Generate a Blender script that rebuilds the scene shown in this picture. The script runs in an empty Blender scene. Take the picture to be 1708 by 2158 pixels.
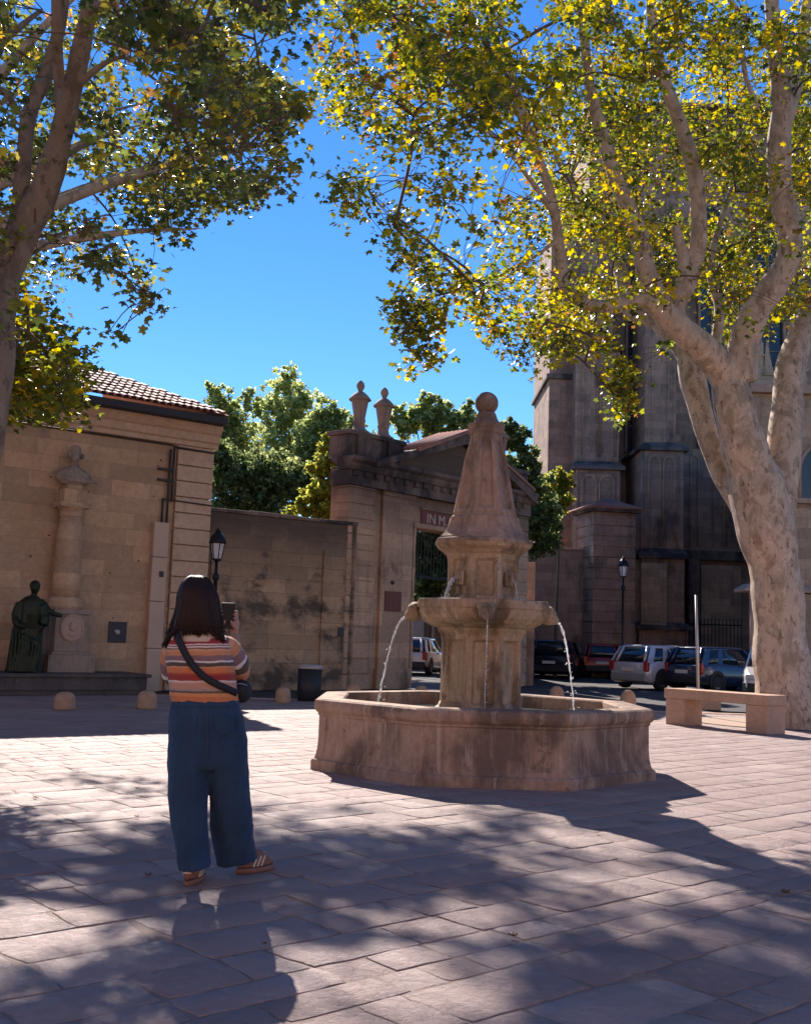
import bpy, bmesh, math, random
import numpy as np
from mathutils import Vector, Matrix
R = math.radians
random.seed(7)
SC = bpy.context.scene
# ------------------------------------------------------------------ camera
F, CX, CY, HC = 2250.0, 854.0, 1079.0, 1.36          # focal length and centre in units of a 1708 x 2158 frame; eye height
PITCH, ROLL = math.atan(266/2250), math.atan(0.033)
cam = bpy.data.cameras.new('camera'); camo = bpy.data.objects.new('camera', cam); SC.collection.objects.link(camo)
cam.sensor_fit = 'HORIZONTAL'; cam.sensor_width = 36; cam.lens = F/1708*36; cam.clip_start = .05; cam.clip_end = 2000
RM = Matrix.Rotation(R(90)+PITCH, 3, 'X') @ Matrix.Rotation(ROLL, 3, 'Z')
camo.matrix_world = Matrix.Translation((0, 0, HC)) @ RM.to_4x4()
SC.camera = camo
# ------------------------------------------------------------------ sky, sun, exposure
SUN_EL, SUN_AZ = R(34.5), R(-16)                      # azimuth from +Y towards +X
w = bpy.data.worlds.new('World'); SC.world = w; w.use_nodes = True
wn = w.node_tree; wn.nodes.clear()
sky = wn.nodes.new('ShaderNodeTexSky'); sky.sky_type = 'NISHITA'; sky.sun_disc = False
sky.sun_elevation = SUN_EL; sky.sun_rotation = SUN_AZ; sky.air_density = 1.0; sky.dust_density = 0.0; sky.ozone_density = 5.0; sky.altitude = 1500
hs = wn.nodes.new('ShaderNodeHueSaturation'); hs.inputs['Saturation'].default_value = 1.2; hs.inputs['Hue'].default_value = .506
bg = wn.nodes.new('ShaderNodeBackground'); bg.inputs['Strength'].default_value = 0.092
wo = wn.nodes.new('ShaderNodeOutputWorld')
wn.links.new(sky.outputs[0], hs.inputs['Color']); wn.links.new(hs.outputs[0], bg.inputs[0]); wn.links.new(bg.outputs[0], wo.inputs[0])
sl = bpy.data.lights.new('sun', 'SUN'); sl.energy = 5.0; sl.angle = R(0.45); sl.color = (1, .885, .80)
so = bpy.data.objects.new('sun', sl); SC.collection.objects.link(so)
sd = Vector((math.sin(SUN_AZ)*math.cos(SUN_EL), math.cos(SUN_AZ)*math.cos(SUN_EL), math.sin(SUN_EL)))
so.rotation_euler = sd.to_track_quat('Z', 'Y').to_euler(); so.location = (-8, 20, 20)
SC.view_settings.view_transform = 'Standard'; SC.view_settings.look = 'None'; SC.view_settings.gamma = 1
SC.view_settings.exposure = 1.12
SC.cycles.max_bounces = 7; SC.cycles.diffuse_bounces = 3; SC.cycles.glossy_bounces = 2; SC.cycles.transmission_bounces = 5
SC.cycles.transparent_max_bounces = 6; SC.cycles.caustics_reflective = False; SC.cycles.caustics_refractive = False
SC.cycles.use_denoising = True; SC.cycles.sample_clamp_indirect = 4

# ------------------------------------------------------------------ helpers
def ray(px, py):
    return RM @ Vector(((px-CX)/F, -(py-CY)/F, -1))
def at(px, py, Y):
    d = ray(px, py); t = Y/d.y
    return Vector((d.x*t, Y, HC+d.z*t))
def gnd(px, py, z=0.0):
    d = ray(px, py); t = (z-HC)/d.z
    return Vector((d.x*t, d.y*t, z))
def on_wall(px, py, P, u):                            # (along, height) on the vertical plane through P with direction u
    d = ray(px, py); a = Matrix(((d.x, -u[0]), (d.y, -u[1])))
    t, s = a.inverted() @ Vector((P[0], P[1]))
    return s, HC+d.z*t

def tag(o, label=None, cat=None, group=None, kind=None):
    if label: o['label'] = label
    if cat: o['category'] = cat
    if group: o['group'] = group
    if kind: o['kind'] = kind
    return o
def empty(name, loc=(0, 0, 0), rz=0, label=None, cat=None, group=None, kind=None):
    o = bpy.data.objects.new(name, None); SC.collection.objects.link(o)
    o.matrix_world = Matrix.Translation(Vector(loc)) @ Matrix.Rotation(rz, 4, 'Z'); o.empty_display_size = .2
    o.location = loc; o.rotation_euler = (0, 0, rz)
    return tag(o, label, cat, group, kind)
def world_mat(o):
    m = Matrix.Translation(o.location) @ o.rotation_euler.to_matrix().to_4x4()
    return world_mat(o.parent) @ m if o.parent else m
def copy_tree(o, parent=None):
    c = o.copy(); SC.collection.objects.link(c); c.parent = parent
    for ch in [x for x in SC.objects if x.parent == o]: copy_tree(ch, c)
    return c

class MB:
    def __init__(s): s.v = []; s.f = []; s.sm = []; s.a = {}
    def add(s, vs, fs, smooth=False):
        n = len(s.v); s.v += [Vector(p) for p in vs]; s.f += [[i+n for i in f] for f in fs]; s.sm += [smooth]*len(fs); return s
    def box(s, c, d, rz=0, rx=0, ry=0):
        m = Matrix.Rotation(rz, 3, 'Z') @ Matrix.Rotation(ry, 3, 'Y') @ Matrix.Rotation(rx, 3, 'X'); c = Vector(c)
        vs = [c + m @ Vector((x*d[0]/2, y*d[1]/2, z*d[2]/2)) for x in (-1, 1) for y in (-1, 1) for z in (-1, 1)]
        return s.add(vs, [(0,1,3,2),(4,6,7,5),(0,4,5,1),(2,3,7,6),(0,2,6,4),(1,5,7,3)])
    def bb(s, x0, x1, y0, y1, z0, z1):
        return s.box(((x0+x1)/2, (y0+y1)/2, (z0+z1)/2), (abs(x1-x0), abs(y1-y0), abs(z1-z0)))
    def loft(s, rings, smooth=True, cap=True, closed=True):
        n = len(rings[0]); k = len(s.v)
        for r in rings: s.v += [Vector(p) for p in r]
        for i in range(len(rings)-1):
            for j in range(n if closed else n-1):
                a = k+i*n+j; b = k+i*n+(j+1) % n
                s.f.append([a, b, b+n, a+n]); s.sm.append(smooth)
        if cap:
            s.f.append([k+j for j in reversed(range(n))]); s.sm.append(False)
            s.f.append([k+(len(rings)-1)*n+j for j in range(n)]); s.sm.append(False)
        return s
    def lathe(s, prof, c=(0, 0, 0), n=20, smooth=True, rot=0, cap=True, sx=1, sy=1):
        c = Vector(c)
        return s.loft([[c+Vector((sx*r*math.cos(rot+2*math.pi*j/n), sy*r*math.sin(rot+2*math.pi*j/n), z)) for j in range(n)] for r, z in prof], smooth, cap)
    def tube(s, pts, rad, n=8, smooth=True, cap=True, squash=1):
        pts = [Vector(p) for p in pts]
        if not hasattr(rad, '__len__'): rad = [rad]*len(pts)
        t0 = (pts[1]-pts[0]).normalized(); u = t0.orthogonal().normalized(); rings = []
        for i, p in enumerate(pts):
            t = (pts[min(i+1, len(pts)-1)]-pts[max(i-1, 0)])
            if t.length < 1e-9: t = t0
            t.normalize(); u = (u-t*u.dot(t)).normalized(); v = t.cross(u)
            rings.append([p+(u*math.cos(a)+v*math.sin(a)*squash)*rad[i] for a in [2*math.pi*j/n for j in range(n)]])
        return s.loft(rings, smooth, cap)
    def prism(s, poly, n, d, smooth=False):            # flat outline pushed along n
        n = Vector(n)*d; k = len(poly)
        vs = [Vector(p) for p in poly]+[Vector(p)+n for p in poly]
        return s.add(vs, [list(range(k))[::-1], list(range(k, 2*k))]+[(i, (i+1) % k, k+(i+1) % k, k+i) for i in range(k)], smooth)
    def ball(s, c, r, n=14, m=9, sc=(1, 1, 1)):
        c = Vector(c)
        return s.loft([[c+Vector((sc[0]*r*math.sin(p)*math.cos(2*math.pi*j/n), sc[1]*r*math.sin(p)*math.sin(2*math.pi*j/n), -sc[2]*r*math.cos(p))) for j in range(n)]
                       for p in [.02+(math.pi-.04)*i/m for i in range(m+1)]])
    def islands(s, name, mt, parent=None, **k):        # every separate piece becomes an object of its own
        par = list(range(len(s.v)))
        def fd_(i):
            while par[i] != i: par[i] = par[par[i]]; i = par[i]
            return i
        for f in s.f:
            for i in f[1:]: par[fd_(i)] = fd_(f[0])
        g = {}
        for f, sm in zip(s.f, s.sm): g.setdefault(fd_(f[0]), []).append((f, sm))
        out = []
        for fs in g.values():
            ids = sorted({i for f, _ in fs for i in f}); mp = {i: n for n, i in enumerate(ids)}; q = MB(); q.v = [s.v[i] for i in ids]; q.f = [[mp[i] for i in f] for f, _ in fs]; q.sm = [x for _, x in fs]
            out.append(q.build(name, mt, parent, **k))
        return out
    def build(s, name, mt, parent=None, local=False, bevel=0, remesh=0, subd=0, attr=None, fix=True):
        vs = s.v
        if parent is not None and not local:
            mi = world_mat(parent).inverted(); vs = [mi @ p for p in vs]
        me = bpy.data.meshes.new(name); me.from_pydata([tuple(p) for p in vs], [], s.f); me.update()
        for p, sm in zip(me.polygons, s.sm): p.use_smooth = sm
        if fix:
            bm = bmesh.new(); bm.from_mesh(me); bmesh.ops.recalc_face_normals(bm, faces=bm.faces); bm.to_mesh(me); bm.free()
        if attr:
            a = me.attributes.new(attr[0], 'FLOAT', 'POINT'); a.data.foreach_set('value', attr[1])
        me.materials.append(mt)
        o = bpy.data.objects.new(name, me); SC.collection.objects.link(o)
        if parent is not None: o.parent = parent
        if bevel:
            b = o.modifiers.new('bevel', 'BEVEL'); b.width = bevel; b.segments = 2; b.limit_method = 'ANGLE'; b.angle_limit = R(35)
        if remesh:
            b = o.modifiers.new('remesh', 'REMESH'); b.mode = 'VOXEL'; b.voxel_size = remesh; b.use_smooth_shade = True
            b = o.modifiers.new('smooth', 'SMOOTH'); b.factor = .6; b.iterations = 4
        if subd:
            b = o.modifiers.new('subd', 'SUBSURF'); b.levels = subd; b.render_levels = subd
        return o

def cr(pts, k=6):                                     # Catmull-Rom through tuples of any length
    out = []; n = len(pts)
    for i in range(n-1):
        p0, p1, p2, p3 = [np.array(pts[j], float) for j in (max(i-1, 0), i, i+1, min(i+2, n-1))]
        for j in range(k):
            t = j/k
            out.append(.5*((2*p1)+(-p0+p2)*t+(2*p0-5*p1+4*p2-p3)*t*t+(-p0+3*p1-3*p2+p3)*t**3))
    out.append(np.array(pts[-1], float)); return out

# ------------------------------------------------------------------ materials
def lin(c): return tuple((x/12.92 if x <= .04045 else ((x+.055)/1.055)**2.4) for x in c)
class NT:
    def __init__(s, name):
        s.m = bpy.data.materials.new(name); s.m.use_nodes = True; s.t = s.m.node_tree; s.t.nodes.clear()
        s.out = s.n('ShaderNodeOutputMaterial')
    def n(s, ty, **k):
        x = s.t.nodes.new(ty)
        for a, b in k.items(): setattr(x, a, b)
        return x
    def l(s, a, b): s.t.links.new(a, b)
    def co(s, kind='Object', scale=(1, 1, 1), rot=(0, 0, 0)):
        c = s.n('ShaderNodeTexCoord'); m = s.n('ShaderNodeMapping'); m.inputs['Scale'].default_value = scale; m.inputs['Rotation'].default_value = rot
        s.l(c.outputs[kind], m.inputs[0]); return m.outputs[0]
    def noise(s, vec, scale, detail=5, rough=.6, dist=0):
        x = s.n('ShaderNodeTexNoise'); x.inputs['Scale'].default_value = scale; x.inputs['Detail'].default_value = detail
        x.inputs['Roughness'].default_value = rough; x.inputs['Distortion'].default_value = dist; s.l(vec, x.inputs['Vector']); return x.outputs['Fac']
    def ramp(s, fac, stops, const=False):
        x = s.n('ShaderNodeValToRGB'); e = x.color_ramp
        if const: e.interpolation = 'CONSTANT'
        while len(e.elements) < len(stops): e.elements.new(.5)
        for el, (p, c) in zip(e.elements, stops):
            el.position = p; el.color = (*c, 1) if hasattr(c, '__len__') else (c, c, c, 1)
        s.l(fac, x.inputs[0]); return x.outputs[0]
    def mix(s, f, a, b, mode='MIX'):
        x = s.n('ShaderNodeMix', data_type='RGBA', blend_type=mode)
        for sock, v in ((x.inputs[0], f), (x.inputs[6], a), (x.inputs[7], b)):
            if hasattr(v, 'node'): s.l(v, sock)
            elif hasattr(v, '__len__'): sock.default_value = (*v, 1)
            else: sock.default_value = v
        return x.outputs[2]
    def math(s, op, a, b=0, c=0):
        x = s.n('ShaderNodeMath', operation=op)
        for i, v in enumerate((a, b, c)):
            if hasattr(v, 'node'): s.l(v, x.inputs[i])
            else: x.inputs[i].default_value = v
        return x.outputs[0]
    def bump(s, h, strength, dist=.02, prev=None):
        x = s.n('ShaderNodeBump'); x.inputs['Strength'].default_value = strength; x.inputs['Distance'].default_value = dist
        s.l(h, x.inputs['Height'])
        if prev: s.l(prev, x.inputs['Normal'])
        return x.outputs[0]
    def pbr(s, col, rough=.8, metal=0, nrm=None, spec=.4, trans=0, **k):
        p = s.n('ShaderNodeBsdfPrincipled')
        for nm, v in (('Base Color', col), ('Roughness', rough), ('Metallic', metal), ('Specular IOR Level', spec), ('Transmission Weight', trans)):
            if hasattr(v, 'node'): s.l(v, p.inputs[nm])
            elif hasattr(v, '__len__'): p.inputs[nm].default_value = (*v, 1)
            else: p.inputs[nm].default_value = v
        for a, b in k.items(): p.inputs[a].default_value = b
        if nrm: s.l(nrm, p.inputs['Normal'])
        s.l(p.outputs[0], s.out.inputs[0]); s.p = p; return s.m

def plain(name, col, rough=.5, metal=0, spec=.4, bump=.0, nscale=30, var=.15, **k):
    t = NT(name); v = t.co(); n = t.noise(v, nscale, 4)
    c = t.mix(n, tuple(x*(1-var) for x in col), tuple(min(1, x*(1+var)) for x in col))
    nr = t.bump(n, bump, .01) if bump else None
    return t.pbr(c, rough, metal, nr, spec, **k)

def stone(name, c1, c2, stain=(.05, .045, .04), amt=.5, stain_lo=.5, course=None, scale=1.0, bump=.35, rough=.88, mort=.6, streak=True, top=None, off=(0, 0, 0), zs=.45, crust=0):
    t = NT(name); v = t.co(); 
    a = t.noise(v, 1.3*scale, 8, .65, .6); b = t.noise(v, 9*scale, 8, .7); c3 = t.noise(v, 45*scale, 5, .7)
    col = t.mix(t.ramp(a, [(.32, 0), (.68, 1)]), c1, c2)
    col = t.mix(t.math('MULTIPLY', t.ramp(b, [(.35, 1), (.62, 0)]), .42), col, tuple(x*.55 for x in c1))
    col = t.mix(t.math('MULTIPLY', t.ramp(c3, [(.45, 0), (.75, 1)]), .25), col, tuple(min(1, x*1.45) for x in c2))
    h = t.math('ADD', t.math('MULTIPLY', b, .6), t.math('MULTIPLY', c3, .5))
    nr = t.bump(h, bump, .02)
    if course:
        sx = t.n('ShaderNodeSeparateXYZ'); cb = t.n('ShaderNodeCombineXYZ'); t.l(v, sx.inputs[0])
        t.l(t.math('ADD', t.math('ADD', sx.outputs[0], off[0]), sx.outputs[1]), cb.inputs[0]); t.l(t.math('ADD', sx.outputs[2], off[2]), cb.inputs[1])
        wob = t.n('ShaderNodeVectorMath', operation='SCALE'); nn = t.n('ShaderNodeTexNoise'); nn.inputs['Scale'].default_value = 2.2; t.l(v, nn.inputs['Vector'])
        t.l(nn.outputs['Color'], wob.inputs[0]); wob.inputs['Scale'].default_value = .05
        ad = t.n('ShaderNodeVectorMath', operation='ADD'); t.l(cb.outputs[0], ad.inputs[0]); t.l(wob.outputs[0], ad.inputs[1])
        br = t.n('ShaderNodeTexBrick'); br.inputs['Scale'].default_value = 1; br.inputs['Brick Width'].default_value = course[0]; br.inputs['Row Height'].default_value = course[1]
        br.inputs['Mortar Size'].default_value = course[2] if len(course) > 2 else .009; br.inputs['Mortar Smooth'].default_value = .4
        br.inputs['Color1'].default_value = (.72, .72, .72, 1); br.inputs['Color2'].default_value = (1.18, 1.13, 1.08, 1); br.inputs['Mortar'].default_value = (mort, mort, mort, 1)
        br.offset = .43; br.squash = .8; br.squash_frequency = 3
        t.l(ad.outputs[0], br.inputs['Vector']); col = t.mix(.85, col, br.outputs['Color'], 'MULTIPLY')
        nr = t.bump(t.math('SUBTRACT', 1, br.outputs['Fac']), .45, .012, nr)
    if amt:
        s1 = t.noise(t.co(scale=(1, 1, zs)), .9*scale, 9, .66, .25)
        m = t.ramp(s1, [(stain_lo, 0), (stain_lo+.13, 1)])
        if streak:
            s2 = t.noise(t.co(scale=(3.5, 3.5, .22)), 1.6*scale, 6, .7)
            m = t.math('MAXIMUM', m, t.math('MULTIPLY', t.ramp(s2, [(.54, 0), (.72, 1)]), .7))
        if top is not None:
            sz = t.n('ShaderNodeSeparateXYZ'); t.l(t.co(), sz.inputs[0])
            g = t.math('SMOOTH_MIN', 1, t.math('MAXIMUM', 0, t.math('DIVIDE', t.math('SUBTRACT', t.math('ADD', sz.outputs[2], t.math('MULTIPLY', s1, top[2])), top[0]), top[1]-top[0])), .1)
            m = t.math('MAXIMUM', m, g)
        col = t.mix(t.math('MULTIPLY', m, amt), col, stain)
    if crust:
        k1 = t.noise(t.co(scale=(5, 5, .35)), 2.2, 6, .7, .3); col = t.mix(t.math('MULTIPLY', t.ramp(k1, [(.55, 0), (.68, 1)]), crust), col, (.62, .52, .42))
        k2 = t.noise(v, 3.4, 9, .72, .4); col = t.mix(t.math('MULTIPLY', t.ramp(k2, [(.60, 0), (.63, 1)]), crust*1.1), col, (.10, .075, .055)); nr = t.bump(t.ramp(k2, [(.60, 1), (.64, 0)]), .4, .012, nr)
    return t.pbr(col, rough, 0, nr, .25)

M = {}
M['wall_tan'] = stone('ashlar_tan', (.52, .325, .20), (.62, .42, .275), (.29, .185, .125), .4, .53, (1.15, .36, .005), bump=.3, mort=.62)
M['quoin'] = stone('quoin_stone', (.56, .365, .24), (.66, .455, .32), (.32, .21, .14), .3, .58, bump=.3)
M['wall_dark'] = stone('stained_ashlar', (.42, .28, .17), (.54, .37, .235), (.06, .05, .044), .85, .48, (1.05, .34, .008), bump=.5, mort=.5, top=(3.0, 4.6, 1.2), zs=1.5, streak=False)
M['gate'] = stone('gate_stone', (.50, .32, .21), (.60, .40, .27), (.07, .052, .045), .85, .56, (1.3, .42, .006), bump=.4, mort=.6, top=(4.7, 6.0, 1.2), zs=.9)
M['gate_dark'] = stone('gate_black_stone', (.15, .108, .092), (.27, .19, .15), (.04, .034, .036), .9, .43, bump=.5)
M['urn'] = stone('urn_stone', (.30, .215, .18), (.40, .30, .24), (.08, .05, .05), .7, .52, bump=.4, scale=2)
M['church'] = stone('church_stone', (.35, .22, .16), (.45, .30, .22), (.07, .056, .052), .72, .52, (.9, .34, .007), bump=.5, mort=.55)
M['church_dark'] = stone('church_black_stone', (.15, .115, .10), (.26, .185, .145), (.03, .03, .035), .85, .45, bump=.5)
M['church_tan'] = stone('church_tan_stone', (.46, .31, .20), (.56, .39, .26), (.06, .05, .045), .7, .54, (.9, .34, .007), bump=.4, mort=.55)
M['fountain'] = stone('fountain_stone', (.35, .225, .155), (.47, .32, .235), (.095, .068, .055), .72, .46, bump=.7, scale=2.2, rough=.8, crust=.45)
M['fount_wet'] = stone('fountain_weathered_stone', (.37, .24, .135), (.53, .38, .25), (.085, .058, .04), .8, .46, bump=.65, scale=2.6, rough=.72, crust=.6)
M['pale'] = stone('pale_cut_stone', (.46, .29, .20), (.55, .365, .265), (.20, .14, .11), .3, .56, bump=.2, scale=2)
M['ped'] = stone('pedestal_marble', (.31, .23, .18), (.42, .32, .255), (.08, .075, .075), .75, .50, bump=.2, scale=2)
M['platform'] = stone('platform_stone', (.10, .085, .08), (.15, .125, .115), (.05, .045, .045), .6, .5, bump=.3, scale=2)
M['bollard'] = stone('bollard_stone', (.42, .26, .16), (.54, .35, .23), (.16, .11, .08), .35, .56, bump=.25, scale=5)
M['bronze'] = plain('dark_bronze', (.030, .036, .020), .5, .55, bump=.4, nscale=14, var=.5)
M['iron'] = plain('black_iron', (.018, .018, .022), .45, .5)
M['conduit'] = plain('painted_conduit', (.56, .40, .29), .6, nscale=3, var=.08, bump=.1)
M['pipe'] = plain('lead_pipe', (.06, .045, .04), .6, .2)
M['plaque'] = plain('dark_plaque', (.05, .042, .05), .5, .3, nscale=20, var=.4)
M['plaque_red'] = plain('red_marble_panel', (.17, .055, .04), .6, nscale=6, var=.3)
M['letters'] = plain('worn_gilt_letters', (.55, .42, .33), .7)
M['tile'] = plain('terracotta_tile', (.36, .17, .12), .75, nscale=5, var=.45, bump=.3)
M['eave'] = plain('dark_eave_board', (.035, .035, .045), .7)
M['medal'] = plain('medallion_stone', (.50, .34, .26), .8, nscale=30, bump=.3)
M['glassdark'] = plain('dark_window_glass', (.012, .014, .02), .25, spec=.6)
M['binmetal'] = plain('dark_grey_bin_metal', (.03, .03, .034), .5, .3)
M['binlid'] = plain('light_bin_lid', (.42, .38, .36), .5, .3)
M['lampglass'] = plain('frosted_lamp_glass', (.55, .53, .55), .3, nscale=4)
M['post'] = plain('galvanised_post', (.42, .38, .35), .45, .6)
M['trousers'] = None

# ------------------------------------------------------------------ fast numpy meshes for leaves
def np_mesh(name, V, T, mt, parent=None, cols=None):
    me = bpy.data.meshes.new(name); me.vertices.add(len(V)); me.vertices.foreach_set('co', V.astype(np.float32).ravel())
    me.loops.add(T.size); me.loops.foreach_set('vertex_index', T.astype(np.int32).ravel())
    me.polygons.add(len(T)); me.polygons.foreach_set('loop_start', (np.arange(len(T))*T.shape[1]).astype(np.int32))
    me.update(calc_edges=True)
    if cols is not None:
        a = me.color_attributes.new('tint', 'FLOAT_COLOR', 'POINT'); c4 = np.ones((len(V), 4), np.float32); c4[:, :3] = cols; a.data.foreach_set('color', c4.ravel())
    me.materials.append(mt); o = bpy.data.objects.new(name, me); SC.collection.objects.link(o)
    if parent is not None: o.parent = parent
    return o
def leaf_mat(name, trans=.55, gloss=.35, spec=.35):
    t = NT(name); a = t.n('ShaderNodeAttribute', attribute_name='tint'); col = a.outputs['Color']
    d = t.n('ShaderNodeBsdfPrincipled'); t.l(col, d.inputs['Base Color']); d.inputs['Roughness'].default_value = gloss; d.inputs['Specular IOR Level'].default_value = spec
    tr = t.n('ShaderNodeBsdfTranslucent'); hv = t.n('ShaderNodeHueSaturation'); hv.inputs['Value'].default_value = 1.9; hv.inputs['Saturation'].default_value = 1.05; hv.inputs['Hue'].default_value = .485
    t.l(col, hv.inputs['Color']); t.l(hv.outputs[0], tr.inputs[0])
    mx = t.n('ShaderNodeMixShader'); mx.inputs[0].default_value = trans; t.l(d.outputs[0], mx.inputs[1]); t.l(tr.outputs[0], mx.inputs[2]); t.l(mx.outputs[0], t.out.inputs[0])
    return t.m
M['leaf'] = leaf_mat('plane_leaf', .5, .35, .4); M['leaf_gold'] = leaf_mat('golden_plane_leaf', .58, .35, .35); M['leaf_gold'].node_tree.nodes['Hue/Saturation/Value'].inputs['Saturation'].default_value = 1.18; M['leaf_gold'].node_tree.nodes['Hue/Saturation/Value'].inputs['Value'].default_value = 2.1
M['leaf_far'] = leaf_mat('far_leaf', .68, .85, .1)
FOLD = .22
LA = [(270, .12), (-50, .52), (-16, .78), (8, .56), (36, .96), (62, .60), (90, 1.02), (118, .60), (144, .96), (172, .56), (196, .78), (230, .52)]
PLANE = np.array([(0, 0.12, 0)]+[(.55*r*math.cos(R(a)), .12+.55*r*math.sin(R(a)), -.10*r*r-FOLD*abs(.55*r*math.cos(R(a)))) for a, r in LA])
PLANE_T = np.array([(0, i, i % 12+1) for i in range(1, 13)])
DIA = np.array([(0, -.5, 0), (.36, 0, -.06), (0, .6, 0), (-.36, 0, -.06)]); DIA_T = np.array([(0, 1, 2, 3)])
def leaves(name, P, size, mt, parent, rng, pal, pw, shape='plane', flat=.55, droop=.3, cid=None):
    n = len(P); base, T = (PLANE, PLANE_T) if shape == 'plane' else (DIA, DIA_T)
    nz = rng.normal(size=(n, 3)); nz /= np.linalg.norm(nz, axis=1)[:, None]; nz[:, 2] = np.abs(nz[:, 2])+flat; nz /= np.linalg.norm(nz, axis=1)[:, None]
    y = rng.normal(size=(n, 3)); y[:, 2] -= droop*2; y -= nz*(y*nz).sum(1)[:, None]; y /= np.linalg.norm(y, axis=1)[:, None]
    x = np.cross(y, nz); s = size*rng.uniform(.5, 1.3, n)
    V = (P[:, None, :]+s[:, None, None]*(base[None, :, 0:1]*x[:, None]+base[None, :, 1:2]*y[:, None]+(base[None, :, 2:3]*rng.uniform(-.4, 2.4, n)[:, None, None])*nz[:, None])).reshape(-1, 3)
    Tt = (T[None]+(np.arange(n)*len(base))[:, None, None]).reshape(-1, T.shape[1])
    pal = np.array(pal); idx = rng.choice(len(pal), n, p=np.array(pw)/sum(pw)); mul = np.ones(n)
    if cid is not None:
        ci = rng.choice(len(pal), cid.max()+1, p=np.array(pw)/sum(pw)); idx = np.where(rng.random(n) < .78, ci[cid], idx); mul = rng.uniform(.7, 1.35, cid.max()+1)[cid]
    c = pal[idx]*(rng.uniform(.7, 1.3, n)*mul)[:, None]
    m = np.array(parent.location) if parent is not None else np.zeros(3)
    return np_mesh(name, V-m, Tt, mt, parent, np.repeat(c, len(base), 0))
def inpoly(x, y, poly):
    r = np.zeros(len(x), bool); j = len(poly)-1
    for i in range(len(poly)):
        xi, yi = poly[i]; xj, yj = poly[j]
        if yi != yj: r ^= ((yi > y) != (yj > y)) & (x < (xj-xi)*(y-yi)/(yj-yi)+xi)
        j = i
    return r
def hnoise(x, y, s, seed):                            # smooth value noise used only to leave gaps in a crown
    g = np.random.default_rng(seed).uniform(size=(64, 64)); x = x/s; y = y/s; xi = np.floor(x).astype(int); yi = np.floor(y).astype(int); fx = x-xi; fy = y-yi
    fx = fx*fx*(3-2*fx); fy = fy*fy*(3-2*fy)
    return (g[xi % 64, yi % 64]*(1-fx)+g[(xi+1) % 64, yi % 64]*fx)*(1-fy)+(g[xi % 64, (yi+1) % 64]*(1-fx)+g[(xi+1) % 64, (yi+1) % 64]*fx)*fy
def cam_pts(px, py, Y):
    d = np.stack([(px-CX)/F, -(py-CY)/F, -np.ones_like(px)], 1) @ np.array(RM).T
    return d*(Y/d[:, 1])[:, None]+np.array([0, 0, HC])

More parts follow.
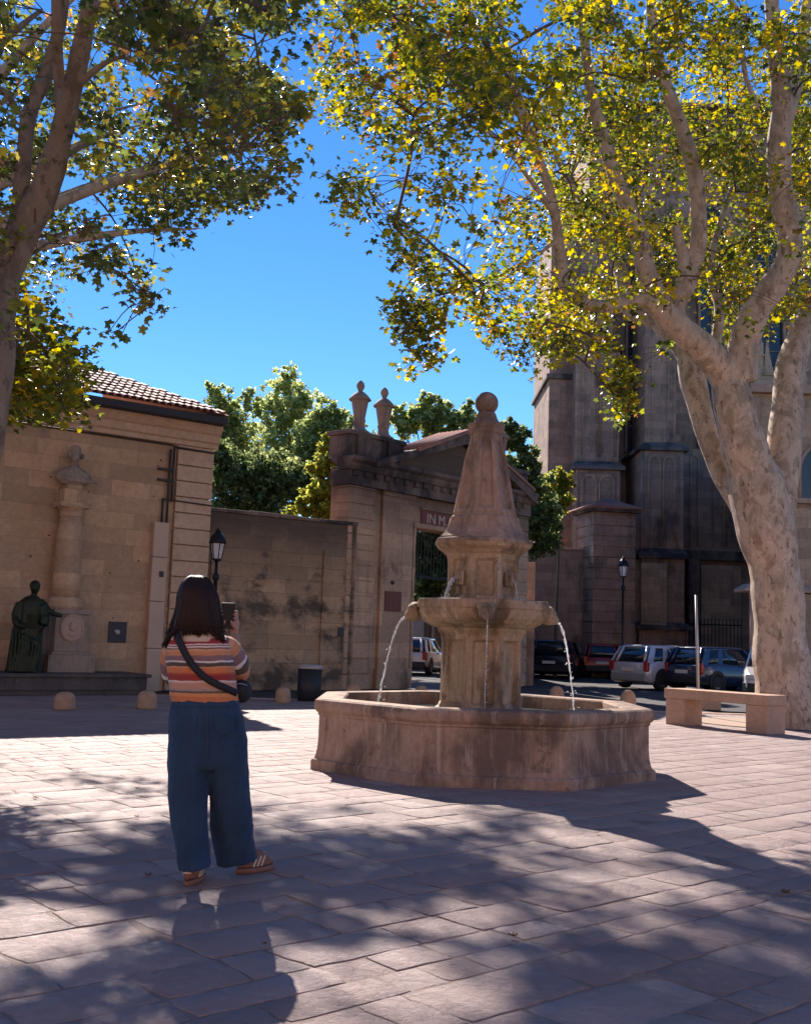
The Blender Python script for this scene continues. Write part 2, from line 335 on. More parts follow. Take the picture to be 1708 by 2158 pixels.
# ================================================================== THE GROUND
def paving():
    rng = random.Random(3); ang = R(41); ax = Vector((math.cos(ang), math.sin(ang), 0)); ay = Vector((-ax.y, ax.x, 0))
    V = []; Fc = []; C = []; sm = []
    def inside(p):
        if p.y < 2.4 or p.y > 22.6: return False
        k = .41*p.y+1.2
        return -k < p.x < k
    v = -14.0; row = 0
    while v < 28:
        h = rng.choice([.23, .28, .33, .38, .42]); u = -14.0+rng.random()
        while u < 28:
            L = rng.choice([.24, .34, .42, .5, .6, .75])*rng.uniform(.9, 1.1)
            c = ax*(u+L/2)+ay*(v+h/2)
            if inside(c):
                near = c.y < 9.5; g = .0045 if near else .0045
                nu = max(2, int(L/(.07 if near else .2))); nv = max(2, int(h/(.07 if near else .2)))
                jj = .0085 if near else .006; sk = [rng.uniform(-.04, .04) for _ in range(2)]
                pts = []
                def pt(a, b):
                    du = (sk[0] if a < .5 else sk[1])*(b-.5)
                    return (u+g+a*(L-2*g)+du, v+g+b*(h-2*g))
                for i in range(nu): pts.append(pt(i/nu, 0))
                for i in range(nv): pts.append(pt(1, i/nv))
                for i in range(nu): pts.append(pt(1-i/nu, 1))
                for i in range(nv): pts.append(pt(0, 1-i/nv))
                cu, cv = u+L/2, v+h/2
                pts = [(a+rng.uniform(-jj, jj), b+rng.uniform(-jj, jj)) for a, b in pts]
                cs = .10 if near else .05                    # worn corners
                pts = [(a-(a-cu)*cs*max(0, (abs(a-cu)/(L/2))*(abs(b-cv)/(h/2))-.8)*2, b-(b-cv)*cs*max(0, (abs(a-cu)/(L/2))*(abs(b-cv)/(h/2))-.8)*2) for a, b in pts]
                kk = .9 if near else .22; zt = rng.uniform(-.003, .003)*kk; tx, ty = rng.uniform(-.007, .007)*kk, rng.uniform(-.007, .007)*kk
                k = len(V); n = len(pts); tint = rng.random()
                for sc, dz in ((1, -.010), (1, -.0022 if near else -.0012), (0, 0)):
                    for a, b in pts:
                        if sc == 0:
                            dd = math.hypot(a-cu, b-cv); a2 = a-(a-cu)/dd*.008; b2 = b-(b-cv)/dd*.008
                        else: a2, b2 = a, b
                        p = ax*a2+ay*b2; V.append((p.x, p.y, zt+dz+tx*(a-cu)+ty*(b-cv))); C.append(tint)
                for r in range(2):
                    for j in range(n):
                        Fc.append((k+r*n+j, k+r*n+(j+1) % n, k+(r+1)*n+(j+1) % n, k+(r+1)*n+j)); sm.append(r == 1)
                Fc.append(tuple(k+2*n+j for j in range(n))); sm.append(True)
            u += L
        v += h; row += 1
    me = bpy.data.meshes.new('paving'); me.from_pydata(V, [], Fc); me.update()
    me.polygons.foreach_set('use_smooth', sm)
    a = me.attributes.new('slab', 'FLOAT', 'POINT'); a.data.foreach_set('value', C)
    t = NT('paving_flagstone'); v = t.co(); at_ = t.n('ShaderNodeAttribute', attribute_name='slab')
    n1 = t.noise(v, 2.2, 8, .7, .5); n2 = t.noise(v, 16, 8, .72, 1.2); n3 = t.noise(v, 90, 4, .7)
    base = t.ramp(at_.outputs['Fac'], [(0, (.33, .245, .225)), (.2, (.42, .325, .30)), (.45, (.375, .28, .258)), (.7, (.45, .355, .325)), (.85, (.39, .31, .285)), (1, (.50, .405, .37))])
    col = t.mix(t.math('MULTIPLY', t.ramp(n1, [(.35, 1), (.65, 0)]), .28), base, (.22, .145, .13))
    col = t.mix(t.math('MULTIPLY', t.ramp(n2, [(.5, 0), (.75, 1)]), .35), col, (.47, .385, .35))
    col = t.mix(t.math('MULTIPLY', t.ramp(n2, [(.25, 1), (.42, 0)]), .35), col, (.18, .12, .11))
    st_ = t.noise(v, .55, 7, .62, .4); col = t.mix(t.math('MULTIPLY', t.ramp(st_, [(.54, 0), (.64, 1)]), .35), col, (.17, .12, .11))
    vg = t.n('ShaderNodeTexVoronoi'); vg.inputs['Scale'].default_value = 3.3; t.l(v, vg.inputs['Vector']); col = t.mix(t.ramp(vg.outputs['Distance'], [(.035, .7), (.05, 0)]), col, (.12, .09, .085))
    rid = t.n('ShaderNodeTexNoise'); rid.noise_type = 'RIDGED_MULTIFRACTAL'; rid.inputs['Scale'].default_value = 5; rid.inputs['Detail'].default_value = 4; t.l(v, rid.inputs['Vector'])
    nr = t.bump(n1, .6, .09); nr = t.bump(t.math('ADD', n2, t.math('MULTIPLY', rid.outputs['Fac'], .22)), .85, .035, nr); nr = t.bump(n3, .5, .008, nr)
    col = t.mix(t.math('MULTIPLY', t.ramp(n3, [(.42, 1), (.6, 0)]), .16), col, (.22, .16, .145))
    me.materials.append(t.pbr(col, t.ramp(n2, [(.3, .5), (.7, .8)]), 0, nr, .2))
    o = bpy.data.objects.new('pavement', me); SC.collection.objects.link(o); tag(o, kind='structure')
paving()
def sheet(name, pts, z, mt):
    m = MB(); m.add([(x, y, z) for x, y in pts], [tuple(range(len(pts)))]); o = m.build(name, mt, fix=False); tag(o, kind='structure'); return o
def ground_mat(name, c1, c2, sc, rough=.9):
    t = NT(name); v = t.co(); n = t.noise(v, sc, 8, .7); n2 = t.noise(v, sc*14, 4)
    return t.pbr(t.mix(n, c1, c2), rough, 0, t.bump(n2, .4, .01), .3)
sheet('ground', [(-400, -60), (400, -60), (400, 700), (-400, 700)], -.06, ground_mat('earth', (.12, .10, .075), (.17, .14, .11), .4))
sheet('joint_bed', [(-16, 1.2), (16, 1.2), (16, 22.8), (-16, 22.8)], -.0035, ground_mat('sandy_joint', (.13, .095, .08), (.31, .23, .19), 4))
sheet('road', [(-30, 22.6), (40, 22.6), (40, 60), (-30, 60)], -.018, ground_mat('asphalt', (.045, .042, .045), (.065, .06, .06), 1.5))
m = MB(); m.bb(-16, 16, 22.62, 22.9, -.05, .012)
tag(m.build('kerb', M['pale'], bevel=.01), kind='structure')

# ================================================================== FOUNTAIN
FX, FY = .88, 11.88
def octsec(r, z, cx, cy, rec=0.0, rib=.2, rot=0):
    """octagonal section, apothem r; each side may carry a recessed middle panel"""
    R0 = r/math.cos(R(22.5)); out = []
    cs = [Vector((R0*math.cos(R(22.5+45*k)+rot), R0*math.sin(R(22.5+45*k)+rot), 0)) for k in range(8)]
    for k in range(8):
        a, b = cs[k], cs[(k+1) % 8]; n = ((a+b)/2).normalized()
        for t, d in ((0, 0), (rib, 0), (rib+.06, rec), (.94-rib, rec), (1-rib, 0)):
            p = a.lerp(b, t)-n*d; out.append((cx+p.x, cy+p.y, z))
    return out
def octloft(prof, rot=0, cap=True, rec=0, rib=.2):
    m = MB(); m.loft([octsec(p[0], p[1], FX, FY, (p[2] if len(p) > 2 else rec), rib, rot) for p in prof], False, cap); return m
fo = empty('fountain', (FX, FY, 0), 0, 'octagonal stone fountain with obelisk topped by a ball and water spouts', 'fountain')
b = octloft([(1.765, -.02), (1.765, .085), (1.755, .105), (1.735, .11), (1.722, .14), (1.708, .20), (1.70, .30), (1.698, .54)], cap=False)
b.build('basin_wall', M['fountain'], fo, bevel=.006)
b = MB(); prof = [(1.698, .54), (1.712, .555), (1.712, .575), (1.728, .585), (1.745, .605), (1.755, .635), (1.755, .67), (1.745, .70), (1.72, .715), (1.55, .72), (1.475, .715), (1.46, .70), (1.455, .20)]
b = octloft(prof, cap=False); b.build('basin_rim', M['fountain'], fo)
b = octloft([(1.46, .20), (.2, .20)], cap=False); b.build('basin_floor', M['fount_wet'], fo)
t = NT('fountain_water'); v = t.co(); n = t.noise(v, 7, 4, .6, 1.5); wm = t.pbr((.10, .12, .11), .06, 0, t.bump(n, .5, .03), .9)
b = octloft([(1.458, .568), (.3, .568)], cap=False); b.build('basin_water', wm, fo)
# lower column
b = octloft([(.50, .20), (.50, .60), (.475, .62), (.45, .64), (.445, .66)], cap=False); b.build('column_base', M['fount_wet'], fo, bevel=.006)
b = octloft([(.445, .66, 0), (.435, .68, .0), (.43, .70, .035), (.425, 1.34, .035), (.43, 1.37, 0), (.44, 1.42), (.475, 1.47), (.48, 1.50)], rib=.16, cap=False); b.build('column_shaft', M['fount_wet'], fo)
# upper basin
b = octloft([(.48, 1.495), (.54, 1.51), (.62, 1.55), (.67, 1.60), (.69, 1.65), (.695, 1.70), (.71, 1.705), (.71, 1.785), (.695, 1.80), (.63, 1.80), (.615, 1.79), (.61, 1.72), (.2, 1.70)], cap=False)
ub = b.build('upper_basin', M['fount_wet'], fo, bevel=.006)
b = octloft([(.62, 1.775), (.2, 1.775)], cap=False); b.build('upper_water', wm, fo)
for k, a in enumerate((-90, 180, 0, 90)):
    ca, sa = math.cos(R(a)), math.sin(R(a)); c = Vector((FX+.735*ca, FY+.735*sa, 1.66)); m = MB()
    m.ball(c, .095, 12, 8, (1, 1, 1.15)); m.ball(c+Vector((ca*.07, sa*.07, -.05)), .055, 10, 6); m.ball(c+Vector((ca*.075, sa*.075, .0)), .025, 8, 5, (1, 1, 1.6))
    px, py = -sa, ca
    for sgn in (-1, 1):
        m.ball(c+Vector((px*.075*sgn, py*.075*sgn, .055)), .04, 8, 5); m.ball(c+Vector((ca*.075+px*.04*sgn, sa*.075+py*.04*sgn, .035)), .022, 8, 5)
    m.build('spout_head', M['fount_wet'], ub, remesh=.012)
# upper shaft + panels
b = octloft([(.40, 1.70, 0), (.39, 1.84, 0), (.38, 1.87, .03), (.38, 2.22, .03), (.385, 2.25, 0), (.40, 2.30), (.43, 2.325), (.44, 2.34), (.50, 2.38), (.525, 2.42)], rib=.17, cap=False); us = b.build('upper_shaft', M['fount_wet'], fo)
for a in (-135, -45, 45, 135):
    ca, sa = math.cos(R(a)), math.sin(R(a)); c = (FX+.37*ca, FY+.37*sa, 2.03)
    m = MB(); m.box(c, (.05, .13, .15), R(a)); m.box((FX+.40*ca, FY+.40*sa, 2.04), (.07, .05, .05), R(a)); m.build('spout_block', M['fount_wet'], us, bevel=.006)
# obelisk
prof = [(.525, 2.42), (.53, 2.44), (.52, 2.465), (.49, 2.475), (.485, 2.49), (.455, 2.52), (.425, 2.56), (.40, 2.61), (.385, 2.66), (.375, 2.715), (.355, 2.725), (.345, 2.745), (.352, 2.76)]
octloft(prof, cap=False).build('obelisk_foot', M['fountain'], fo, bevel=.004)
prof = [(.345, 2.76, 0), (.335, 2.80, .0), (.33, 2.83, .028), (.28, 3.11, .028), (.233, 3.38, .024), (.185, 3.57, .018), (.178, 3.62, 0), (.176, 3.665, 0)]
octloft(prof, rib=.2).build('obelisk_shaft', M['fountain'], fo)
prof = [(.176, 3.665), (.195, 3.685), (.20, 3.71), (.19, 3.73), (.20, 3.745), (.205, 3.775), (.19, 3.79), (.155, 3.80), (.13, 3.83), (.115, 3.87), (.105, 3.90), (.09, 3.93)]
octloft(prof).build('obelisk_collar', M['fountain'], fo, bevel=.003)
MB().ball((FX, FY, 4.035), .132, 32, 20).build('obelisk_ball', M['fountain'], fo)
# water
t = NT('falling_water'); v = t.co(); n = t.noise(v, 40, 3)
g = t.n('ShaderNodeBsdfGlass'); g.inputs['IOR'].default_value = 1.33; g.inputs['Roughness'].default_value = .08
d = t.n('ShaderNodeBsdfTranslucent'); d.inputs[0].default_value = (.95, .95, .95, 1); d2 = t.n('ShaderNodeBsdfPrincipled'); d2.inputs['Base Color'].default_value = (.85, .85, .85, 1); d2.inputs['Roughness'].default_value = .15
mx = t.n('ShaderNodeMixShader'); mx.inputs[0].default_value = .5; t.l(d.outputs[0], mx.inputs[1]); t.l(d2.outputs[0], mx.inputs[2])
my = t.n('ShaderNodeMixShader'); t.l(t.ramp(n, [(.35, .45), (.65, 1)]), my.inputs[0]); t.l(g.outputs[0], my.inputs[1]); t.l(mx.outputs[0], my.inputs[2]); t.l(my.outputs[0], t.out.inputs[0])
JET = t.m
def jet(p0, v0, z1, r0, seed, scatter=0.0, strands=2):
    rng = random.Random(seed); m = MB(); p0 = Vector(p0); v0 = Vector(v0); g = 9.8
    T = (v0.z+math.sqrt(max(0, v0.z**2+2*g*(p0.z-z1))))/g
    for sdx in range(strands):
        o = Vector((rng.uniform(-.012, .012), rng.uniform(-.012, .012), 0)); pts = []; rr = []; N = 34
        dv = Vector((rng.uniform(-.04, .04), rng.uniform(-.04, .04), 0))
        for i in range(N+1):
            t_ = T*i/N; p = p0+(v0+dv)*t_+Vector((0, 0, -g*t_*t_/2))+o*(i/N)
            p += Vector((rng.uniform(-1, 1), rng.uniform(-1, 1), 0))*.004*(i/N)*1.5
            pts.append(p); rr.append(max(.0015, r0*(1-.45*i/N)*rng.uniform(.35, 1.4)))
        m.tube(pts, rr, 7)
    for i in range(int(60*(.5+scatter*12))):
        t_ = T*rng.random()**.6; p = p0+v0*t_+Vector((0, 0, -g*t_*t_/2)); s_ = (.012+scatter)*t_/T
        p += Vector((rng.gauss(0, s_), rng.gauss(0, s_), rng.gauss(0, s_))); m.ball(p, rng.uniform(.003, .008), 6, 4)
    for i in range(26):
        p = p0+v0*T; p.z = z1+abs(rng.gauss(0, .03)); p += Vector((rng.gauss(0, .05), rng.gauss(0, .05), 0)); m.ball(p, rng.uniform(.003, .008), 6, 4)
    m.build('water_jet', JET, fo)
jet((FX-.845, FY, 1.585), (-.62, -.05, -.1), .57, .014, 1, .012)
jet((FX+.845, FY, 1.585), (.44, -.10, -.1), .57, .014, 2, .03, 1)
jet((FX+.0, FY-.845, 1.585), (0, -.10, 0), .57, .007, 3, 0, 1)
jet((FX, FY+.845, 1.585), (0, .5, 0), .57, .009, 4, .01)
for sx, v0, r in ((-1, .55, .022), (1, .30, .008)):
    jet((FX+sx*.30, FY-.30, 2.03), (sx*v0, -.15, 0), 1.78, r, 9+sx, .0, 2)

# ================================================================== LEFT BUILDING
L0 = Vector((-8.4, 22.1, 0)); L1 = Vector((-4.6, 25.0, 0)); uL = (L1-L0).normalized(); LEN = (L1-L0).length; aL = math.atan2(uL.y, uL.x)
bl = empty('building', L0, aL, 'tan ashlar building with grooved corner quoins and clay tiled roof at left', 'building')
def lw(px, py): return on_wall(px, py, L0, uL)
X0 = -9.0                                              # the wall runs on past the frame
HW = 5.65
m = MB(); m.bb(X0, LEN-.95, 0, 6, 0, HW); m.build('wall', M['wall_tan'], bl, True)
# rusticated quoin pier, courses with open joints
m = MB(); z = 0; k = 0
m.bb(LEN-.948, LEN-.04, .04, 5.9, 0, HW)
while z < HW-.01:
    h = min(.37, HW-z); m.bb(LEN-.93+.012, LEN, -.06, 5.95, z+.012, z+h-.012); z += h
m.build('quoin_pier', M['quoin'], bl, True, bevel=.012)
m = MB(); prof = [(0, HW), (-.10, HW), (-.10, HW+.10), (-.16, HW+.14), (-.16, HW+.30), (-.22, HW+.34), (-.30, HW+.46), (-.30, HW+.52), (.1, HW+.52)]
m.loft([[(x, y-.0 if y > -1 else y, z_) for y, z_ in prof] for x in (X0, LEN+.08)], False)
m.bb(LEN-.02, LEN+.08, .1, 6.2, HW+.14, HW+.52); m.build('cornice', M['quoin'], bl, True)
m = MB(); zr = HW+.52; ov = .62
m.loft([[(x, -ov, zr+.0), (x, -ov, zr+.16), (x, .4, zr+.23), (x, .4, zr)] for x in (X0, LEN+.02)], False); m.build('eave', M['eave'], bl, True)
# canal tiles
rf = MB(); sl_ = .42; x = X0; rise = 2.6*sl_
rf.add([(X0, -ov-.02, zr+.215), (LEN+.04, -ov-.02, zr+.215), (LEN+.04-2.6*.8, 2.4, zr+.22+rise*1.05), (X0, 2.4, zr+.22+rise*1.05)], [(0, 1, 2, 3)])
rf.add([(LEN+.04, -ov-.02, zr+.215), (LEN+.04, 6, zr+.215), (LEN+.04-2.6*.8, 2.4, zr+.22+rise*1.05)], [(0, 1, 2)])
random.seed(5)
while x < LEN-.03:
    for r_ in range(9):
        y0 = -ov-.06+r_*.34; z0 = zr+.235+(y0+ov)*sl_
        if x > LEN+.02-(y0+ov)*.8: continue
        ring = lambda y, z_, rr: [(x+.085+rr*math.cos(a), y, z_+rr*math.sin(a)*.8) for a in [math.pi*q/7 for q in range(8)]]
        j = random.uniform(-.008, .008)
        rf.loft([ring(y0, z0+j+.012, .088), ring(y0+.37, z0+.37*sl_+j-.01, .070)], True, False, False)
        rf.add(ring(y0, z0+j+.012, .088)+ring(y0, z0+j+.012, .07)[::-1], [tuple(range(16))])
    x += .172
ro = rf.build('roof', M['tile'], bl, True)
# conduit, pipes, plaque
s0, _ = lw(312, 1300); s0b, _ = lw(325, 1100)
zt = lw(335, 1101)[1]; sc_ = (lw(337, 1110)[0]+lw(313, 1440)[0])/2
m = MB()
for z0, z1, wd in ((0, .95, .34), (.955, 2.0, .36), (2.005, 3.0, .36), (3.005, zt, .36)): m.bb(sc_-wd/2, sc_+wd/2, -.16, 0, z0, z1-.006)
cd = m.build('pipe_cover', M['conduit'], bl, True, bevel=.008)
m = MB(); m.bb(sc_+.0, sc_+.1, -.185, -.162, 2.55, 2.68); m.build('label_plate', M['plaque'], cd, True)
m = MB()
for dx in (.02, .14): m.tube([(sc_+dx, -.08, zt-.05), (sc_+dx, -.08, zt+.55 if dx < .1 else HW-.15), ], .028, 8)
m.tube([(sc_+.02, -.08, zt+.53), (sc_+.3, -.09, zt+.53), (LEN+.02, -.09, zt+.50), (LEN+.05, .5, zt+.5)], .018, 6)
m.tube([(sc_+.23, -.08, zt+.5), (sc_+.23, -.08, HW-.05)], .03, 8)
m.tube([(sc_+.23, -.08, HW-.08), (LEN-.02, -.10, HW-.10)], .022, 6)
m.tube([(X0, -.03, HW-.03), (sc_+.2, -.05, HW-.04)], .02, 6)
for zz in (zt+1.2, HW-.9): m.bb(sc_-.12, sc_+.26, -.10, -.0, zz, zz+.05)
m.build('drainpipe', M['pipe'], bl, True)
a, zb = lw(226, 1354); a2, zt2 = lw(267, 1311)
m = MB(); m.bb(a, a2, -.03, .0, zb, zt2); pq = m.build('wall_plaque', M['plaque'], bl, True, bevel=.006)
m = MB(); cc = ((a+a2)/2, -.045, (zb+zt2)/2); m.ball(cc, .055, 10, 7, (1, .3, 1)); m.ball((cc[0]-.05, cc[1], cc[2]+.02), .035, 8, 5, (1, .3, 1)); m.build('plaque_emblem', M['binlid'], pq, True)
# small wall stones and holes for texture in the facade
m = MB(); rng = random.Random(11)
for _ in range(26):
    xx = rng.uniform(-1, LEN-1.3); zz = rng.uniform(.8, HW-.4); m.box((xx, -.001, zz), (rng.uniform(.02, .05), .01, rng.uniform(.02, .04)))
m.islands('wall_hole', M['pipe'], bl, local=True)

# ---- monument on the facade: platform, pedestal, engaged column, bust
def LWp(s, out, z): return Vector((L0.x+uL.x*s+uL.y*out, L0.y+uL.y*s-uL.x*out, z))
sp0 = -3.2; sp1 = lw(243, 1428)[0]+.35
mo = empty('monument', LWp(1.9, .9, 0), aL, 'wall monument with medallion pedestal, engaged column and capped bust on platform', 'monument')
base_w = world_mat(mo)
def wl(m, name, mt, par, **k):                         # facade coordinates (along, out, height) to world
    m.v = [LWp(p.x, -p.y, p.z) for p in m.v]; return m.build(name, mt, par, **k)
m = MB(); m.bb(sp0, sp1-.25, -1.45, -.02, .10, .36); m.bb(sp0, sp1-.28, -1.40, -.05, 0, .105); m.bb(sp0, sp1-.18, -1.52, -.004, .36, .43); wl(m, 'platform', M['platform'], mo, bevel=.015)
pz0 = .43
ps0 = lw(82, 1350)[0]; ps1 = lw(166, 1350)[0]
off = .42                                              # pedestal stands out, shift to keep it under the column
m = MB(); c = (ps0+ps1)/2; hw = .40
m.bb(c-hw-.10, c+hw+.10, -off-.42, -.004, pz0, pz0+.36); m.bb(c-hw-.02, c+hw+.02, -off-.36, -.008, pz0+.36, pz0+.42)
m.bb(c-hw+.05, c+hw-.05, -off-.28, -.012, pz0+.42, pz0+1.20)
m.bb(c-hw, c+hw, -off-.33, -.006, pz0+1.20, pz0+1.30)
pd = wl(m, 'pedestal', M['ped'], mo, bevel=.012)
m = MB(); mz = pz0+.92
m.v = []; m.loft([[(c+rr*math.cos(2*math.pi*j/20), -off-.28-y, mz+rr*1.15*math.sin(2*math.pi*j/20)) for j in range(20)] for rr, y in ((.25, 0), (.25, .03), (.21, .045), (.20, .03))], False)
m.ball((c+.02, -off-.31, mz+.03), .11, 12, 8, (.85, .4, 1.1)); m.ball((c, -off-.30, mz-.13), .12, 12, 6, (1, .3, .6))
wl(m, 'medallion', M['medal'], pd)
cz0 = pz0+1.30
m = MB(); cc = (c-.02, -.24)
czt = lw(133, 1062)[1]
m.lathe([(.36, cz0), (.36, cz0+.10), (.33, cz0+.12), (.35, cz0+.17), (.33, cz0+.22), (.30, cz0+.26)], (cc[0], cc[1], 0), 24)
m.lathe([(.285, cz0+.26), (.29, cz0+.6), (.265, (cz0+czt)/2+.3), (.225, czt-.30)], (cc[0], cc[1], 0), 24)
m.lathe([(.225, czt-.30), (.25, czt-.28), (.235, czt-.25), (.24, czt-.15), (.30, czt-.10)], (cc[0], cc[1], 0), 24)
m.bb(cc[0]-.33, cc[0]+.33, cc[1]-.30, -.01, czt-.10, czt); wl(m, 'column', M['wall_tan'], mo)
bz = lw(140, 943)[1]-1.24; m = MB(); m.bb(cc[0]-.24, cc[0]+.24, cc[1]-.2, -.01, czt, bz+.30); m.bb(cc[0]-.17, cc[0]+.17, cc[1]-.15, -.02, bz+.30, bz+.40); wl(m, 'bust_plinth', M['wall_tan'], mo, bevel=.01)
# bust: draped shoulders, neck, head with a cap
m = MB(); by = cc[1]-.02; q = bz+.36
def ell(cx, cy, z, rx, ry, n=20): return [(cx+rx*math.cos(2*math.pi*j/n), cy+ry*math.sin(2*math.pi*j/n)*1.0, z) for j in range(n)]
m.loft([ell(cc[0], by, q, .12, .10), ell(cc[0], by, q+.06, .28, .16), ell(cc[0], by, q+.16, .40, .19), ell(cc[0], by, q+.28, .37, .18), ell(cc[0], by, q+.38, .22, .14), ell(cc[0], by, q+.44, .10, .10), ell(cc[0], by, q+.52, .085, .09)])
for i in range(7):                                     # folds of the drapery
    x0 = cc[0]-.36+i*.10; m.tube([(x0, by-.13, q+.26), (x0+.10, by-.20, q+.18), (x0+.22, by-.19, q+.10), (x0+.30, by-.15, q+.10)], [.012, .022, .022, .01], 6)
m.ball((cc[0], by-.02, q+.66), .115, 16, 12, (.85, 1, 1.2)); m.ball((cc[0], by-.13, q+.63), .024, 8, 5, (.8, 1, 1.6))
for sgn in (-1, 1): m.ball((cc[0]+sgn*.105, by, q+.64), .03, 8, 5, (.6, 1, 1.4))
m.lathe([(.125, q+.70), (.15, q+.705), (.15, q+.73), (.12, q+.74), (.115, q+.80), (.10, q+.87), (.06, q+.90)], (cc[0], by, 0), 16)
m.box((cc[0]-.14, by, q+.68), (.05, .16, .10)); m.box((cc[0]+.14, by, q+.68), (.05, .16, .10))
wl(m, 'bust', M['ped'], mo, remesh=.011)

# bronze robed figure on the platform
fb = Vector((0, 0, 0)); sY = 22.4
ft = at(50, 1424, 21.6); fx = ft.x; fy = 21.6; fz = .43
st = empty('statue', (fx, fy, fz), aL*.4, 'dark green bronze figure in long robe leaning on the monument pedestal', 'statue')
m = MB(); rng = random.Random(2)
def robe(z, rx, ry, cx, ph, amp, n=40):
    return [(cx+(rx+amp*math.sin(7*a+ph)+amp*.6*math.sin(13*a+ph*2))*math.cos(a), (ry+amp*math.sin(7*a+ph)+amp*.6*math.sin(13*a+ph*2))*math.sin(a), z) for a in [2*math.pi*j/n for j in range(n)]]
HT = 1.80
m.loft([robe(0, .40, .28, -.02, 0, .025), robe(.08, .37, .27, -.02, .2, .028), robe(.5, .345, .25, -.01, .5, .026), robe(.85, .33, .23, 0, .8, .02), robe(1.10, .29, .21, .02, 1.2, .016),
        robe(1.30, .28, .19, .03, 1.5, .012), robe(1.42, .26, .165, .04, 1.7, .008), robe(1.50, .17, .12, .06, 1.9, .003), robe(1.545, .075, .07, .09, 2, 0), robe(1.60, .06, .065, .10, 2, 0)])
m.ball((.11, -.02, 1.70), .115, 16, 12, (.95, 1.05, 1.15)); m.ball((.13, -.12, 1.68), .03, 8, 5); m.ball((.10, .03, 1.74), .125, 14, 9, (1, 1, .9))
m.tube(cr([(.24, 0, 1.42), (.36, -.03, 1.33), (.46, -.05, 1.24), (.56, -.02, 1.19), (.70, .05, 1.16)]), [.085]*8+[.07]*8+[.05]*9, 12)
m.tube(cr([(.30, -.05, 1.34), (.36, -.08, 1.1), (.34, -.10, .95), (.26, -.08, .85)], 6), [.10]*6+[.13]*6+[.07]*7, 12)
m.tube(cr([(-.20, -.02, 1.38), (-.29, -.08, 1.12), (-.20, -.18, .95), (-.02, -.24, .92)], 6), [.085]*6+[.075]*6+[.05]*7, 12)
m.tube(cr([(.70, .05, 1.16), (.76, .06, 1.14)], 3), .035, 8)
for k in range(9):
    x0 = -.28+k*.065; m.tube(cr([(x0, -.24+.04*math.cos(k), .9-.03*k), (x0+.01*k, -.27, .5), (x0-.02, -.29, .02)], 5), [.012, .02, .025, .025, .028, .028, .028, .03, .03, .03, .03], 6)
m.build('statue_body', M['bronze'], st, True, remesh=.013); st.scale = (.86, .95, 1)
m = MB(); m.box((.10, -.27, 1.02), (.20, .035, .28), rx=R(10), rz=R(-18)); m.build('book', M['bronze'], st, True, bevel=.008)

# ================================================================== BOUNDARY WALL (left of the gate)
W0 = Vector((-4.57, 25.15, 0)); W1 = Vector((-1.27, 27.5, 0)); uW = (W1-W0).normalized(); aW = math.atan2(uW.y, uW.x); LW = (W1-W0).length
bw = empty('boundary_wall', W0, aW, 'black stained ashlar boundary wall with two lean pilasters beside the gateway', 'wall')
m = MB(); m.bb(-.3, LW-.05, 0, .5, 0, 4.20)
m.bb(.02, .16, -.05, 0, 0, 3.4); m.bb(LW-.95, LW-.80, -.06, 0, 0, 3.5); m.bb(LW-.05, LW+.03, -.02, .5, 0, 4.19)
m.build('wall_body', M['wall_dark'], bw, True, bevel=.012)
m = MB(); rng = random.Random(8); x = -.3
while x < LW: 
    l_ = rng.uniform(.5, .8); m.bb(x+.004, min(LW+.05, x+l_)-.004, -.05+rng.uniform(-.01, .01), .54, 4.20+.002, 4.30+rng.uniform(-.02, .02)); x += l_
m.build('coping', M['gate_dark'], bw, True, bevel=.015)
s_, z_ = on_wall(757, 1332, W0, uW); m = MB(); m.bb(LW-.42, LW-.26, -.04, 0, z_-.12, z_+.10); m.build('electric_box', M['plaque'], bw, True, bevel=.008)

# ================================================================== GATEWAY
G0 = Vector((-1.13, 28.0, 0)); uG = Vector((.66, .751, 0)).normalized(); aG = math.atan2(uG.y, uG.x)
gt = empty('gateway', G0, aG, 'monumental stone gateway with pediment, urns and dark opening behind the fountain', 'gateway')
def gw(px, py): return on_wall(px, py, G0, uG)
SA, SB = -.72, 7.38
o0 = gw(870, 1250)[0]; o1 = 5.2; oz = gw(905, 1117)[1]; cz = gw(800, 995)[1]; az = gw(745, 908)[1]
m = MB(); D = .55
m.bb(SA+.06, o0, 0, D, 0, cz); m.bb(o1, SB-.06, 0, D, 0, cz); m.bb(o0, o1, 0, D, oz, cz)
m.build('gate_wall', M['gate'], gt, True, bevel=.01)
# rusticated drums flanking
for side in (0, 1):
    m = MB(); z = 0; a0, a1 = (SA, SA+1.0) if side == 0 else (SB-1.0, SB)
    while z < cz-.5:
        m.bb(a0-.0, a1, -.20, .3, z+.014, min(z+.40, cz-.5)-.014); z += .40
    m.bb(a0+.03, a1-.03, -.165, .28, 0, cz-.5); m.build('rusticated_pilaster', M['gate'], gt, True, bevel=.014)
p0 = gw(797, 1200)[0]; p1 = gw(862, 1200)[0]
for (a0, a1) in ((p0, p1), (o1+.1, o1+.1+(p1-p0))):
    m = MB(); m.bb(a0, a1, -.10, 0, .0, cz-.45); m.bb(a0-.06, a1+.06, -.15, 0, 0, .55); m.bb(a0-.05, a1+.05, -.15, 0, cz-.62, cz-.5)
    m.build('pilaster', M['gate'], gt, True, bevel=.012)
# entablature and cornice
m = MB(); m.bb(SA-.05, SB+.05, -.24, .50, cz-.5, cz-.10)
prof = [(0, cz-.12), (-.30, cz-.12), (-.36, cz-.02), (-.36, cz+.05), (-.48, cz+.12), (-.48, cz+.22), (.5, cz+.22)]
m.loft([[(x, y, z) for y, z in prof] for x in (SA-.16, SB+.16)], False)
x = SA
while x < SB-.1: m.bb(x+.04, x+.20, -.33, -.23, cz-.28, cz-.14); x += .40
m.build('entablature', M['gate_dark'], gt, True, bevel=.012)
